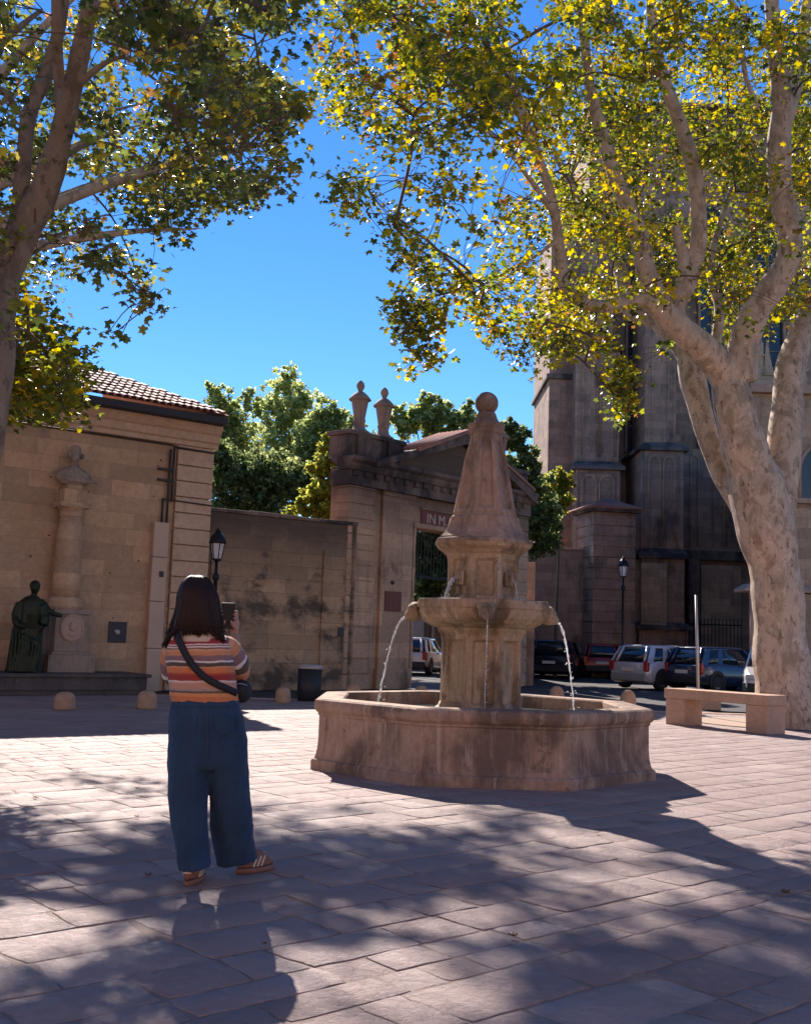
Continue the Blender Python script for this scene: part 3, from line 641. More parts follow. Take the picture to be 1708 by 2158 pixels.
# attic blocks, pediment
m = MB(); m.bb(SA, SA+2.15, -.12, .62, cz+.22, az-.12); m.bb(SA-.06, SA+2.2, -.18, .68, az-.12, az); m.bb(SA+.25, SA+.75, -.2, -.12, cz+.22, az-.12); m.bb(SA+1.45, SA+1.9, -.2, -.12, cz+.22, az-.12)
m.bb(5.6, SB, -.12, .62, cz+.22, az-.12); m.bb(5.55, SB+.06, -.18, .68, az-.12, az)
m.islands('attic_block', M['gate_dark'], gt, local=True, bevel=.012)
apx, apz = 3.85, gw(972, 912)[1]
pl, pr = .35, 7.0; zb_ = cz+.22
m = MB(); m.prism([(pl+.3, -.14, zb_), (pr-.3, -.14, zb_), (apx, -.14, apz-.38)], (0, 1, 0), .7); m.build('pediment', M['gate'], gt, True)
m = MB()
for (xa, za, xb, zb2) in ((pl-.4, zb_-.05, apx, apz-.12), (apx, apz-.12, pr+.4, zb_-.05)):
    th = .30; d = Vector((xb-xa, 0, zb2-za)).normalized(); nn = Vector((-d.z, 0, d.x))*th
    if nn.z > 0: nn = -nn
    q = [Vector((xa, 0, za)), Vector((xb, 0, zb2)), Vector((xb, 0, zb2-th*1.05)), Vector((xa, 0, za)+Vector((0, 0, -th*.0)) if False else (xa, 0, za-.02))]
    q = [(xa, -.52, za), (xb, -.52, zb2), (xb, -.52, zb2-th), (xa, -.52, za-th*.55)]
    m.prism(q, (0, 1, 0), 1.25)
m.build('raking_cornice', M['gate_dark'], gt, True, bevel=.012)
m = MB()
for (xa, za, xb, zb2) in ((pl+1.2, zb_+.42, apx, apz-.11), (apx, apz-.11, pr+.2, zb_+.02)):
    m.add([(xa, -.56, za+.02), (xb, -.56, zb2+.02), (xb, .8, zb2+.05), (xa, .8, za+.05), (xa, -.56, za+.07), (xb, -.56, zb2+.07), (xb, .8, zb2+.10), (xa, .8, za+.10)],
          [(3,2,1,0),(4,5,6,7),(0,1,5,4),(1,2,6,5),(2,3,7,6),(3,0,4,7)])
    for i in range(8):
        y0 = -.5+i*.16; m.tube([(xa, y0, za+.09), (xb, y0, zb2+.09)], .05, 8)
m.build('roof_tiles', M['tile'], gt, True)
# inscription panel
a0, zz0 = gw(885, 1108); a1 = a0+1.9; zz1 = gw(885, 1074)[1]
m = MB(); m.bb(a0, a1, -.05, 0, zz0, zz1); ip = m.build('inscription_panel', M['plaque_red'], gt, True, bevel=.01)
m = MB(); m.bb(a0-.06, a1+.06, -.09, 0, zz1, zz1+.06); m.bb(a0-.06, a1+.06, -.09, 0, zz0-.06, zz0); m.build('panel_frame', M['gate'], ip, True, bevel=.006)
cu = bpy.data.curves.new('inscription', 'FONT'); cu.body = 'IN M. II'; cu.size = .40; cu.extrude = .006; cu.align_x = 'LEFT'
tmp = bpy.data.objects.new('inscription_tmp', cu); SC.collection.objects.link(tmp); bpy.context.view_layer.update()
tme = bpy.data.meshes.new_from_object(tmp.evaluated_get(bpy.context.evaluated_depsgraph_get())); bpy.data.objects.remove(tmp)
to = bpy.data.objects.new('inscription', tme); SC.collection.objects.link(to); to.parent = ip; to.location = (a0+.20, -.058, (zz0+zz1)/2-.13); to.rotation_euler = (R(90), 0, 0)
tme.materials.clear(); tme.materials.append(M['letters'])
m = MB(); m.bb(o0-.12, o1+.12, -.07, 0, oz, oz+.14); m.bb(o0-.10, o0, -.05, 0, 0, oz); m.bb(o1, o1+.10, -.05, 0, 0, oz); m.build('opening_surround', M['gate'], gt, True, bevel=.008)
# iron gate: transom and leaves swung open
m = MB(); m.bb(o0, o1, .5, .56, 3.1, 3.16)
for i in range(24): xx = o0+.15*i; m.bb(xx, xx+.02, .52, .54, 3.16, oz)
for i in range(10): m.bb(o0+.03, o0+.05, .6+i*.14, .62+i*.14, .1, 3.05)
m.bb(o0+.02, o0+.06, .55, 1.9, 1.0, 1.06); m.bb(o0+.02, o0+.06, .55, 1.9, 3.0, 3.06)
m.build('iron_gate', M['iron'], gt, True)
# plaques on the pier
a0, zz0 = gw(803, 1287); a1, zz1 = gw(838, 1248)
m = MB(); m.bb(a0, a1, -.14, -.10, zz0, zz1); m.build('pier_plaque', M['plaque_red'], gt, True, bevel=.008)
a0, zz0 = gw(820, 1228); m = MB(); m.ball((a0, -.12, zz0), .07, 10, 7, (1, .5, .8)); m.build('ring_boss', M['pipe'], gt, True)
# urns
def urn(s, k):
    u_ = empty('urn_tmp'); bpy.data.objects.remove(u_); c = (s, .25, 0); z = az; m = MB()
    m.lathe([(.30, z), (.30, z+.07), (.25, z+.10), (.17, z+.17), (.145, z+.28), (.16, z+.34), (.17, z+.36), (.17, z+.40), (.15, z+.42)], c, 18)
    m.lathe([(.15, z+.42), (.18, z+.62), (.22, z+.85), (.235, z+.93)], c, 8, False)
    m.lathe([(.30, z+.93), (.31, z+.96), (.22, z+1.06), (.13, z+1.15), (.07, z+1.17), (.065, z+1.21), (.10, z+1.27), (.115, z+1.33), (.095, z+1.41), (.04, z+1.47), (.01, z+1.49)], c, 10)
    return m.build('urn', M['urn'], gt, True)
for s in (0.0, .96, 6.39, 5.6): urn(s, 0)

# ================================================================== RIGHT LOW WALL + RUSTICATED PIER
V0 = Vector((3.9, 46.2, 0)); V1 = at(1275, 1200, 46.4); V1.z = 0; uV = (V1-V0).normalized(); aV = math.atan2(uV.y, uV.x); LV = (V1-V0).length
m = MB(); bv = empty('courtyard_wall', V0, aV, 'low dark soot stained wall between the fountain column and the square pier', 'wall')
zt = at(1180, 1160, V0.y+.6*(V1.y-V0.y)).z
m.bb(-.6, -.2, -12.2, .4, 0, 3.9)
m.bb(-.2, LV, 0, .5, 0, zt); m.bb(-.2, LV, -.06, .56, zt+.002, zt+.12); m.build('wall_body', M['church'], bv, True, bevel=.015)
pr_ = empty('gate_pier', (V1.x, V1.y, 0), R(12), 'square rusticated pier with clay tiled cap beside the church buttress', 'pier')
zp = at(1240, 1075, 45.0).z; hwp = 48/2250*45.5
m = MB(); z = 0; m.bb(-hwp+.04, hwp-.04, -hwp+.04, hwp-.04, 0, zp)
while z < zp-.01: m.bb(-hwp, hwp, -hwp, hwp, z+.016, min(z+.46, zp)-.016); z += .46
m.build('pier_body', M['church'], pr_, True, bevel=.015)
m = MB(); m.bb(-hwp-.18, hwp+.18, -hwp-.18, hwp+.18, zp, zp+.14); m.build('pier_cornice', M['church_dark'], pr_, True, bevel=.02)
m = MB(); e = hwp+.28; m.add([(-e, -e, zp+.14), (e, -e, zp+.14), (e, e, zp+.14), (-e, e, zp+.14), (0, 0, zp+.75)], [(0, 1, 4), (1, 2, 4), (2, 3, 4), (3, 0, 4), (3, 2, 1, 0)])
for k in range(-9, 10):
    x = k*e/9.5; zz = zp+.15+.60*(1-abs(x)/e)*0
    m.tube([(x, -e, zp+.15), (x*.1, -e*.1, zp+.15+.56*(.9))], [.06, .03], 6); m.tube([(-e, x, zp+.15), (-e*.1, x*.1, zp+.15+.56*.9)], [.06, .03], 6)
m.build('pier_tiles', M['tile'], pr_, True)

# ================================================================== CHURCH
YC = 50.0
ch = empty('church', (8, YC, 0), 0, 'tall soot blackened gothic church with stepped buttresses behind the parked cars', 'church')
def X(px, Y, py=1200): return at(px, py, Y).x
def Z(px, py, Y): return at(px, py, Y).z
xl = X(1155, YC, 900)
m = MB(); m.bb(xl, xl+1.9, YC, YC+6, 0, Z(1180, 480, YC)); m.bb(xl+1.9, 30, YC+.6, YC+14, 0, Z(1600, 250, YC)); m.build('nave_wall', M['church'], ch)
m = MB(); zz = Z(1160, 792, YC); m.bb(xl-.14, xl+1.2, YC-.14, YC+6, zz-.15, zz+.1); zz = Z(1500, 255, YC); m.bb(xl+1.8, 30, YC+.3, YC+14, zz, zz+.6); m.islands('nave_cornice', M['church_dark'], ch, bevel=.03)
m = MB(); m.bb(8.4, 30, YC+.3, YC+14, Z(1600, 250, YC)+.7, Z(1600, 250, YC)+.9); m.build('church_roof', M['tile'], ch)
# gothic windows
m = MB()
for (pa, pb, pt, pb2) in ((1322, 1352, 560, 950), (1480, 1530, 420, 940), (1600, 1660, 480, 930)):
    a, b_, zt, zb2 = X(pa, YC), X(pb, YC), Z(pa, pt, YC), Z(pa, pb2, YC); mid = (a+b_)/2
    m.prism([(a, YC+.58, zb2), (b_, YC+.58, zb2), (b_, YC+.58, zt-.8), (b_-.1, YC+.58, zt-.4), (mid, YC+.58, zt), (a+.1, YC+.58, zt-.4), (a, YC+.58, zt-.8)], (0, 1, 0), .01)
wv = m.build('window', M['glassdark'], ch)
m = MB()
for (pa, pb, pt, pb2) in ((1322, 1352, 560, 950), (1480, 1530, 420, 940), (1600, 1660, 480, 930)):
    a, b_, zt, zb2 = X(pa, YC), X(pb, YC), Z(pa, pt, YC), Z(pa, pb2, YC); mid = (a+b_)/2
    for xx in (a-.12, b_-.0): m.bb(xx, xx+.12, YC+.35, YC+.62, zb2, zt-.6)
    m.bb((a+b_)/2-.03, (a+b_)/2+.03, YC+.5, YC+.57, zb2, zt-.3)
    for q in range(6): m.bb(a, b_, YC+.52, YC+.56, zb2+(q+1)*(zt-zb2)/7, zb2+(q+1)*(zt-zb2)/7+.05)
m.build('window_frame', M['church'], wv)
def buttress(name_mat, x0, x1, ys, lv):
    """lv: list of (z0, z1, half widening, y front) bottom to top with sloped weathering between stages"""
    m = MB(); led = MB(); xm = (x0+x1)/2; hw = (x1-x0)/2
    for i, (z0, z1, dw, yf) in enumerate(lv):
        m.bb(xm-hw-dw, xm+hw+dw, yf, YC+1, z0, z1)
        for sx in (-1, 1):                             # corner rolls
            m.lathe([(.09, z0), (.09, z1)], (xm+sx*(hw+dw-.03), yf+.03, 0), 8)
        if z1-z0 > 2.2: m.bb(xm-hw-dw+.28, xm+hw+dw-.28, yf-.05, yf, z1-.35, z1-.2); m.bb(xm-hw-dw+.25, xm-hw-dw+.36, yf-.05, yf, z0+.4, z1-.3); m.bb(xm+hw+dw-.36, xm+hw+dw-.25, yf-.05, yf, z0+.4, z1-.3)
        if i < len(lv)-1:
            nz0, _, ndw, nyf = lv[i+1]; w0 = hw+dw+.22; w1 = hw+ndw
            led.loft([[(xm-w0, yf-.22, z1), (xm+w0, yf-.22, z1), (xm+w0, YC+1, z1), (xm-w0, YC+1, z1)], [(xm-w0, yf-.22, z1+.14), (xm+w0, yf-.22, z1+.14), (xm+w0, YC+1, z1+.14), (xm-w0, YC+1, z1+.14)],
                      [(xm-w1, nyf-.0, nz0+.35), (xm+w1, nyf-.0, nz0+.35), (xm+w1, YC+1, nz0+.35), (xm-w1, YC+1, nz0+.35)]], False)
    bo = m.build('buttress', name_mat, ch, bevel=.02); led.islands('weathering', M['church_dark'], bo)
YB = 48.3
buttress(M['church'], X(1212, YB), X(1303, YB), 0, [(0, Z(1250, 990, YB), 0, YB), (Z(1250, 985, YB), Z(1250, 735, YB), .0, YB+.35), (Z(1250, 730, YB), Z(1250, 500, YB), -.25, YB+.8)])
YB2 = 47.2
buttress(M['church'], X(1352, YB2), X(1436, YB2), 0, [(0, Z(1390, 1328, YB2), .15, YB2-.35), (Z(1390, 1328, YB2), Z(1390, 1178, YB2), .02, YB2-.2), (Z(1390, 1172, YB2), Z(1390, 950, YB2), .04, YB2), (Z(1390, 944, YB2), Z(1390, 560, YB2), -.22, YB2+.45), (Z(1390, 555, YB2), Z(1390, 380, YB2), -.4, YB2+1.2)])
# tan panel work low on buttress and wall
m = MB(); m.bb(X(1346, YB2), X(1400, YB2), YB2-.42, YB2-.2, Z(1370, 1322, YB2), Z(1370, 1188, YB2)); m.bb(X(1352, YB2), X(1392, YB2), YB2-.47, YB2-.42, Z(1370, 1310, YB2), Z(1370, 1205, YB2))
m.bb(X(1480, YC), X(1565, YC), YC+.3, YC+.59, 0, Z(1500, 1190, YC)); m.islands('base_panel', M['church_tan'], ch, bevel=.03)
m = MB(); zz = Z(1500, 1180, YC); m.bb(X(1440, YC), 30, YC+.2, YC+.6, zz, zz+.45); m.bb(X(1440, YC), 30, YC+.35, YC+.6, 0, .5)
m.bb(X(1447, YC), X(1470, YC), YC-.3, YC+.6, 0, zz); m.build('string_course', M['church_dark'], ch, bevel=.03)
for (pa, pb, pt, pb2) in ((1218, 1296, 760, 960), (1219, 1295, 1000, 1120), (1362, 1424, 960, 1150), (1450, 1474, 960, 1150), (1500, 1556, 960, 1150)):
    Yp = YB+.35 if pb < 1300 and pt < 900 else (YB if pb < 1300 else (YB2 if pa < 1430 else YC+.6)); a, b_ = X(pa, Yp), X(pb, Yp); zt, zb2 = Z(pa, pt, Yp), Z(pa, pb2, Yp); m = MB()
    n_ = 2 if pb-pa > 50 else 1; w_ = (b_-a)/n_
    for q in range(n_):
        xa = a+q*w_; m.tube([(xa+.08, Yp-.02, zb2), (xa+.08, Yp-.02, zt-w_*.5)]+[(xa+w_/2-(w_/2-.08)*math.cos(math.pi*j/10), Yp-.02, zt-w_*.5+w_*.5*math.sin(math.pi*j/10)) for j in range(1, 10)]+[(xa+w_-.08, Yp-.02, zt-w_*.5), (xa+w_-.08, Yp-.02, zb2)], .05, 6)
    m.build('tracery', M['church_tan'] if pt > 950 else M['church'], ch)
for k in range(3):                                     # pinnacles of the portal seen behind the trunk
    px = (1598, 1618, 1690)[k]; xx = X(px, YC-1); m = MB(); z0, z1 = Z(px, 1000, YC-1), Z(px, (690, 740, 730)[k], YC-1)
    m.bb(xx-.22, xx+.22, YC-1.2, YC+.7, z0, z1-.8); m.lathe([(.26, z1-.8), (.02, z1+.6)], (xx, YC-1, 0), 4, False, R(45))
    for q in range(4): m.box((xx, YC-1, z0+(q+1)*(z1-z0)/5), (.56, .56, .1))
    m.build('pinnacle', M['church_tan'], ch)

# building at the right edge, partly sunlit, with an arched window
YR = 35.0; xr = X(1568, YR)
br_ = empty('porch_building', (xr, YR, 0), 0, 'tan stone porch wall with arched opening and ledge behind the plane trunk', 'building')
def wedge(x0, y0, z0, z1):
    k = 1.04*(x0/y0); y2 = YR+12; m.prism([(x0, y0, z0), (22, y0, z0), (22, y2, z0), (x0+k*(y2-y0), y2, z0)], (0, 0, 1), z1-z0)
m = MB(); wedge(xr+.14, YR, 0, Z(1650, 1250, YR)); wedge(xr+.32, YR+.15, Z(1650, 1250, YR)+.1, Z(1690, 830, YR)); m.build('porch_wall', M['church_tan'], br_, bevel=.02)
m = MB(); zz = Z(1570, 1246, YR); m.loft([[(xr-.05, YR-.2, zz), (22, YR-.2, zz), (22, YR+1, zz), (xr-.05, YR+1, zz)], [(xr-.05, YR-.2, zz+.1), (22, YR-.2, zz+.1), (22, YR+1, zz+.1), (xr-.05, YR+1, zz+.1)], [(xr+.25, YR+.12, zz+.28), (22, YR+.12, zz+.28), (22, YR+1, zz+.28), (xr+.25, YR+1, zz+.28)]], False)
zz = Z(1690, 830, YR); wedge(xr+.2, YR-.1, zz, zz+.3); m.islands('ledge', M['pale'], br_, bevel=.015)
m = MB(); m.tube([(xr+.20, YR-.07, 0), (xr+.20, YR-.07, Z(1570, 1255, YR))], .055, 10); m.tube([(xr+.28, YR+.08, Z(1570, 1235, YR)), (xr+.28, YR+.08, Z(1570, 830, YR))], .07, 10); m.build('corner_shaft', M['pale'], br_)
ax0 = X(1688, YR); az0, az1 = Z(1690, 1050, YR), Z(1690, 930, YR)
m = MB(); m.prism([(ax0, YR+.14, az0)]+[(ax0+1.1+1.1*math.cos(math.pi-math.pi*i/14), YR+.14, az0+.9+1.1*math.sin(math.pi*i/14)) for i in range(15)]+[(ax0+2.2, YR+.14, az0)], (0, 1, 0), .008); ow = m.build('arch_window', M['glassdark'], br_)
m = MB(); m.tube([(ax0, YR+.1, az0)]+[(ax0+1.1+1.1*math.cos(math.pi-math.pi*i/14), YR+.1, az0+.9+1.1*math.sin(math.pi*i/14)) for i in range(15)]+[(ax0+2.2, YR+.1, az0)], .07, 8); m.bb(ax0-.2, ax0+2.4, YR-.05, YR+.15, az0-.16, az0); m.build('arch_moulding', M['pale'], ow)

# unseen houses added behind the viewpoint so their sunlit fronts throw warm light back
for k_, (xa, xb, hh) in enumerate(((-34, -12, 13), (-12, 7, 15), (7, 30, 12.5))):
    hs_ = empty('house', ((xa+xb)/2, -17, 0), 0, ('unseen tan townhouse added behind at left to bounce warm light', 'tallest unseen tan townhouse added behind the viewpoint to bounce warm light', 'lower unseen tan townhouse added behind at right to bounce warm light')[k_], 'house')
    m = MB(); m.bb(xa+.01, xb-.01, -27, -17, 0, hh); m.build('bounce_house_wall', M['quoin'], hs_)
    m = MB(); m.bb(xa+.02, xb-.02, -17, -16.6, hh-.4, hh); m.build('cornice', M['pale'], hs_)  # cornice of the added unseen bounce house
    for fl_ in range(3):
        for j_ in range(int((xb-xa)/3.6)):
            x_ = xa+1.8+3.6*j_; m = MB(); m.bb(x_-.55, x_+.55, -17, -16.95, 1+fl_*3.9, 3.1+fl_*3.9); m.build('window', M['glassdark'], hs_)  # windows of the added unseen bounce house
# iron railings before the church
def rail(x0, x1, Y, z0, z1, label):
    f = empty('railing', (x0, Y, 0), 0, label, 'railing', 'iron railings before the church'); m = MB(); x = x0
    while x < x1: m.tube([(x, Y, z0), (x, Y, z1-.12)], .016, 6); m.lathe([(.03, z1-.12), (.004, z1)], (x, Y, 0), 5, False); x += .16
    m.build('railing_bars', M['iron'], f); m = MB(); m.bb(x0, x1, Y-.02, Y+.02, z1-.32, z1-.27); m.bb(x0, x1, Y-.02, Y+.02, z0+.1, z0+.15)
    m.islands('rail', M['iron'], f)
    m = MB(); m.bb(x0-.1, x1+.1, Y-.18, Y+.18, 0, z0); m.build('kerb_wall', M['church_dark'], f, bevel=.02)
rail(X(1250, 46), X(1336, 46), 46, .7, Z(1290, 1297, 46), 'black iron railing between the square pier and the big buttress')
rail(X(1444, 46), X(1562, 46), 46, .7, Z(1500, 1302, 46), 'black iron railing right of the big buttress above the cars')

# ================================================================== STREET FURNITURE
def lamp(px, py_top, Y, label):
    t_ = at(px, py_top, Y); base = Vector((t_.x, Y, 0)); H = t_.z
    l = empty('street_lamp', base, 0, label, 'street lamp', 'lantern street lamps'); m = MB()
    m.lathe([(.12, 0), (.12, .25), (.09, .3), (.07, .9), (.085, .93), (.05, 1.0), (.042, H-1.15), (.075, H-1.12), (.075, H-1.02), (.035, H-.98), (.03, H-.72)], base, 14); m.build('lamp_post', M['iron'], l)
    m = MB(); m.lathe([(.04, H-.74), (.10, H-.70), (.105, H-.67)], base, 6, False)
    for k in range(6):
        a = math.pi*k/3; m.tube([base+Vector((.10*math.cos(a), .10*math.sin(a), H-.68)), base+Vector((.16*math.cos(a), .16*math.sin(a), H-.33))], .011, 5)
    m.lathe([(.19, H-.34), (.19, H-.30), (.155, H-.20), (.10, H-.12), (.07, H-.11), (.07, H-.06), (.03, H-.04), (.025, H)], base, 12); m.build('lantern_frame', M['iron'], l)
    m = MB(); m.lathe([(.095, H-.67), (.15, H-.34)], base, 6, False); m.build('lamp_glass', M['lampglass'], l)
lamp(460, 1113, 23.3, 'black lantern street lamp before the stained wall left of the gateway')
lamp(1313, 1173, 36.5, 'lantern street lamp on thin post between pier and church behind cars')
# bin
g_ = gnd(650, 1477); bn = empty('litter_bin', (g_.x, g_.y, 0), R(10), 'dark grey rounded litter bin with pale lid before the stained wall', 'litter bin')
W_ = 25/2250*g_.y; HB = at(650, 1404, g_.y).z
m = MB(); m.lathe([(W_*.93, .0), (W_*.93, .06), (W_, .08), (W_, HB-.05)], (0, 0, 0), 26, True, 0, True, 1, .8); m.build('bin_body', M['binmetal'], bn, True)
m = MB(); m.lathe([(W_*1.04, HB-.06), (W_*1.06, HB-.03), (W_*1.02, HB+.015), (W_*.8, HB+.03), (W_*.55, HB+.03), (W_*.5, HB-.0)], (0, 0, 0), 26, True, 0, True, 1, .8); m.build('bin_lid', M['binlid'], bn, True)
# bollards: low domed stones
def bollard_proto():
    o = empty('bollard', (0, 0, 0)); m = MB(); m.lathe([(.20, 0), (.20, .05), (.195, .24), (.19, .31), (.165, .38), (.12, .43), (.06, .455), (.01, .46)], (0, 0, 0), 22); m.build('bollard_stone', M['bollard'], o, True)
    return o
BP = bollard_proto(); first = True
for px, pyt, Y, sc, lab in ((597, 1448, 21.6, .78, 'domed stone bollard standing in sunlight left of the litter bin'),
                       (745, 1441, 22.0, .78, 'domed stone bollard peeping over the left corner of the fountain rim'),
                       (888, 1445, 22.2, .78, 'domed stone bollard tip just left of the fountain column'),
                       (1173, 1446, 21.8, .78, 'domed stone bollard just right of the fountain column'),
                       (1323, 1454, 20.8, .80, 'domed stone bollard between fountain corner and pale bench'),
                       (138, 1458, 18.0, .88, 'rounded stone bollard in shade before the monument platform'),
                       (311, 1455, 18.8, .88, 'rounded stone bollard in shade before the white pipe cover')):
    o = BP if first else copy_tree(BP); first = False
    p = at(px, pyt, Y); o.location = (p.x, p.y, 0); tag(o, lab, 'bollard', 'domed stone bollards along the square')
    k = p.z/.46 if p.z > .2 else 1; r_ = sc*1.0
    o.scale = (r_, r_, k)
# benches
def bench(A, B, H, d, label, near=True):
    A = Vector(A); B = Vector(B); u = (B-A).normalized(); a = math.atan2(u.y, u.x); L = (B-A).length
    o = empty('bench', A, a, label, 'bench'); m = MB(); m.bb(-.02, L+.02, 0, d, H-.17, H); m.build('bench_seat', M['pale'], o, True, bevel=.012)
    for x0, x1 in ((0, .42), (L-.42, L)):
        m = MB(); m.bb(x0, x1, .02, d-.02, 0, H-.17); m.build('bench_leg', M['pale'], o, True, bevel=.012)
A = gnd(1400, 1526); B = gnd(1615, 1549); Hb = (at(1400, 1450, A.y).z+at(1615, 1466, B.y).z)/2
bench(A, B, Hb, .52, 'pale stone slab bench in front of the big plane tree')
p = gnd(1478, 1496); bench(p, p+Vector((2.3, -.3, 0)), .40, .45, 'second low stone bench half hidden behind the front bench')
m = MB(); pc_ = gnd(1640, 1528); m.add([(pc_.x+1.5*math.cos(a), pc_.y+.2+1.5*math.sin(a), .012) for a in [2*math.pi*j/40 for j in range(40)]], [tuple(range(40))]); tag(m.build('tree_pit', ground_mat('pit_gravel', (.26, .19, .14), (.46, .35, .27), 6), fix=False), kind='structure')
# slender post
p = gnd(1471, 1510); q = at(1462, 1254, p.y)
m = MB(); m.tube([(p.x, p.y, 0), (p.x-.02, p.y, q.z*.5), (p.x-.05, p.y, q.z)], [.032, .032, .024], 10); tag(m.build('post', M['post']), 'slender pale metal post standing behind the left end of the bench', 'post')

# ================================================================== CARS
def paint(name, col, rough=.25): return plain(name, col, rough, .15, .5, nscale=2, var=.05, **{'Coat Weight': .6, 'Coat Roughness': .08})
M['cg'] = plain('car_glass', (.015, .02, .03), .06, 0, .8, var=.02); M['tyre'] = plain('tyre_rubber', (.02, .02, .02), .85); M['rim'] = plain('alloy_rim', (.30, .30, .32), .35, .8)
M['red_lamp'] = plain('red_lamp_plastic', (.35, .015, .015), .2, var=.1); M['plate'] = plain('number_plate', (.65, .63, .55), .5); M['black_trim'] = plain('black_trim', (.02, .02, .022), .55); M['headlamp'] = plain('headlamp_glass', (.5, .5, .52), .1)
def car(loc, rz, mp, label, L=3.85, Wd=1.66, H=1.40, bumper=None, estate=False, rail_=False):
    o = empty('parked_car', loc, rz, label, 'car', 'cars parked along the church'); hw = Wd/2; X0 = -L/2; X1 = L/2; belt = .86*H/1.4
    def sec(x, zb, zt, w, tw): return [(x, -w*.90, zb), (x, -w, zb+.12), (x, -w, (zb+zt)/2), (x, -w*.985, zt-.10), (x, -w*tw, zt), (x, w*tw, zt), (x, w*.985, zt-.10), (x, w, (zb+zt)/2), (x, w, zb+.12), (x, w*.90, zb)]
    st = [(X0, .34, belt-.25, hw*.86, .90), (X0+.05, .26, belt-.05, hw*.92, .92), (X0+.18, .2, belt+.03, hw*.97, .93), (X0+.7, .18, belt+.04, hw, .93), (0, .18, belt, hw, .93), (X1-1.35, .18, belt-.0, hw, .92), (X1-.9, .18, belt-.05, hw*.99, .9), (X1-.35, .2, belt-.16, hw*.95, .88), (X1-.08, .24, belt-.28, hw*.88, .86), (X1, .32, belt-.42, hw*.78, .84)]
    m = MB(); m.loft([sec(*s) for s in st], True); bd = m.build('body', mp, o, True, bevel=.012)
    r0 = X0+(.12 if estate else .38); r1 = X1-1.75; g0 = X0+.10; g1 = X1-1.05; tw = hw*.76; bwid = hw*.925
    def ring(x0, x1, w, z, ins=.06): return [(x0+ins, -w, z), ((x0+x1)/2, -w*1.015, z), (x1-ins, -w, z), (x1, -w*.7, z), (x1+.03, 0, z), (x1, w*.7, z), (x1-ins, w, z), ((x0+x1)/2, w*1.015, z), (x0+ins, w, z), (x0, w*.7, z), (x0-.02, 0, z), (x0, -w*.7, z)]
    def lerp_r(t): return ring(g0+(r0-g0)*t, g1+(r1-g1)*t, bwid+(tw-bwid)*t, belt+.0+(H-.06-belt)*t)
    m = MB(); m.loft([lerp_r(0), lerp_r(.5), lerp_r(1)], True); m.build('windows', M['cg'], bd, True)
    m = MB(); m.loft([ring(r0-.02, r1+.03, tw+.012, H-.10), ring(r0-.01, r1+.02, tw, H-.04), ring(r0+.1, r1-.08, tw*.9, H-.005), ring(r0+.35, r1-.3, tw*.6, H+.008)], True)
    m.build('roof', mp, bd, True)
    m = MB()
    for sgn in (-1, 1):
        def e(t, fx, y=0): r_ = lerp_r(t); return r_
        for xa, xb, wd in ((g1-.06, r1-.06, .05), (g0+.06, r0+.06, .13 if not estate else .06), ((g0+g1)/2-.05, (r0+r1)/2-.1, .05), (g0+.75, r0+.62, .12)):
            pa = Vector((xa, sgn*bwid*1.0, belt-.02)); pb = Vector((xb, sgn*tw*1.01, H-.07))
            n = Vector((0, sgn*.012, .004)); m.add([pa+n+Vector((-wd, 0, 0)), pa+n+Vector((wd, 0, 0)), pb+n+Vector((wd*.8, 0, 0)), pb+n+Vector((-wd*.8, 0, 0)), pa-n*3+Vector((-wd, 0, 0)), pa-n*3+Vector((wd, 0, 0)), pb-n*3+Vector((wd*.8, 0, 0)), pb-n*3+Vector((-wd*.8, 0, 0))], [(0,1,2,3),(7,6,5,4),(0,4,5,1),(1,5,6,2),(2,6,7,3),(3,7,4,0)])
        pa = Vector((g0-.01, sgn*bwid*.74, belt)); pb = Vector((r0-.01, sgn*tw*.76, H-.06)); m.tube([pa, pb], .055, 6)
    m.islands('pillar', mp, bd, local=True)
    bp = M['black_trim'] if bumper is None else bumper
    m = MB(); m.loft([[(X0-.05, y*hw*.84, z) for y, z in ((-1, .26), (1, .26), (1, .50), (-1, .50))], [(X0+.25, y*hw*1.0, z) for y, z in ((-1, .22), (1, .22), (1, .53), (-1, .53))]], False); m.build('rear_bumper', bp, o, True, bevel=.03)
    m = MB(); m.loft([[(X1+.05, y*hw*.76, z) for y, z in ((-1, .24), (1, .24), (1, .46), (-1, .46))], [(X1-.25, y*hw*.99, z) for y, z in ((-1, .2), (1, .2), (1, .5), (-1, .5))]], False); m.build('front_bumper', bp, o, True, bevel=.03)
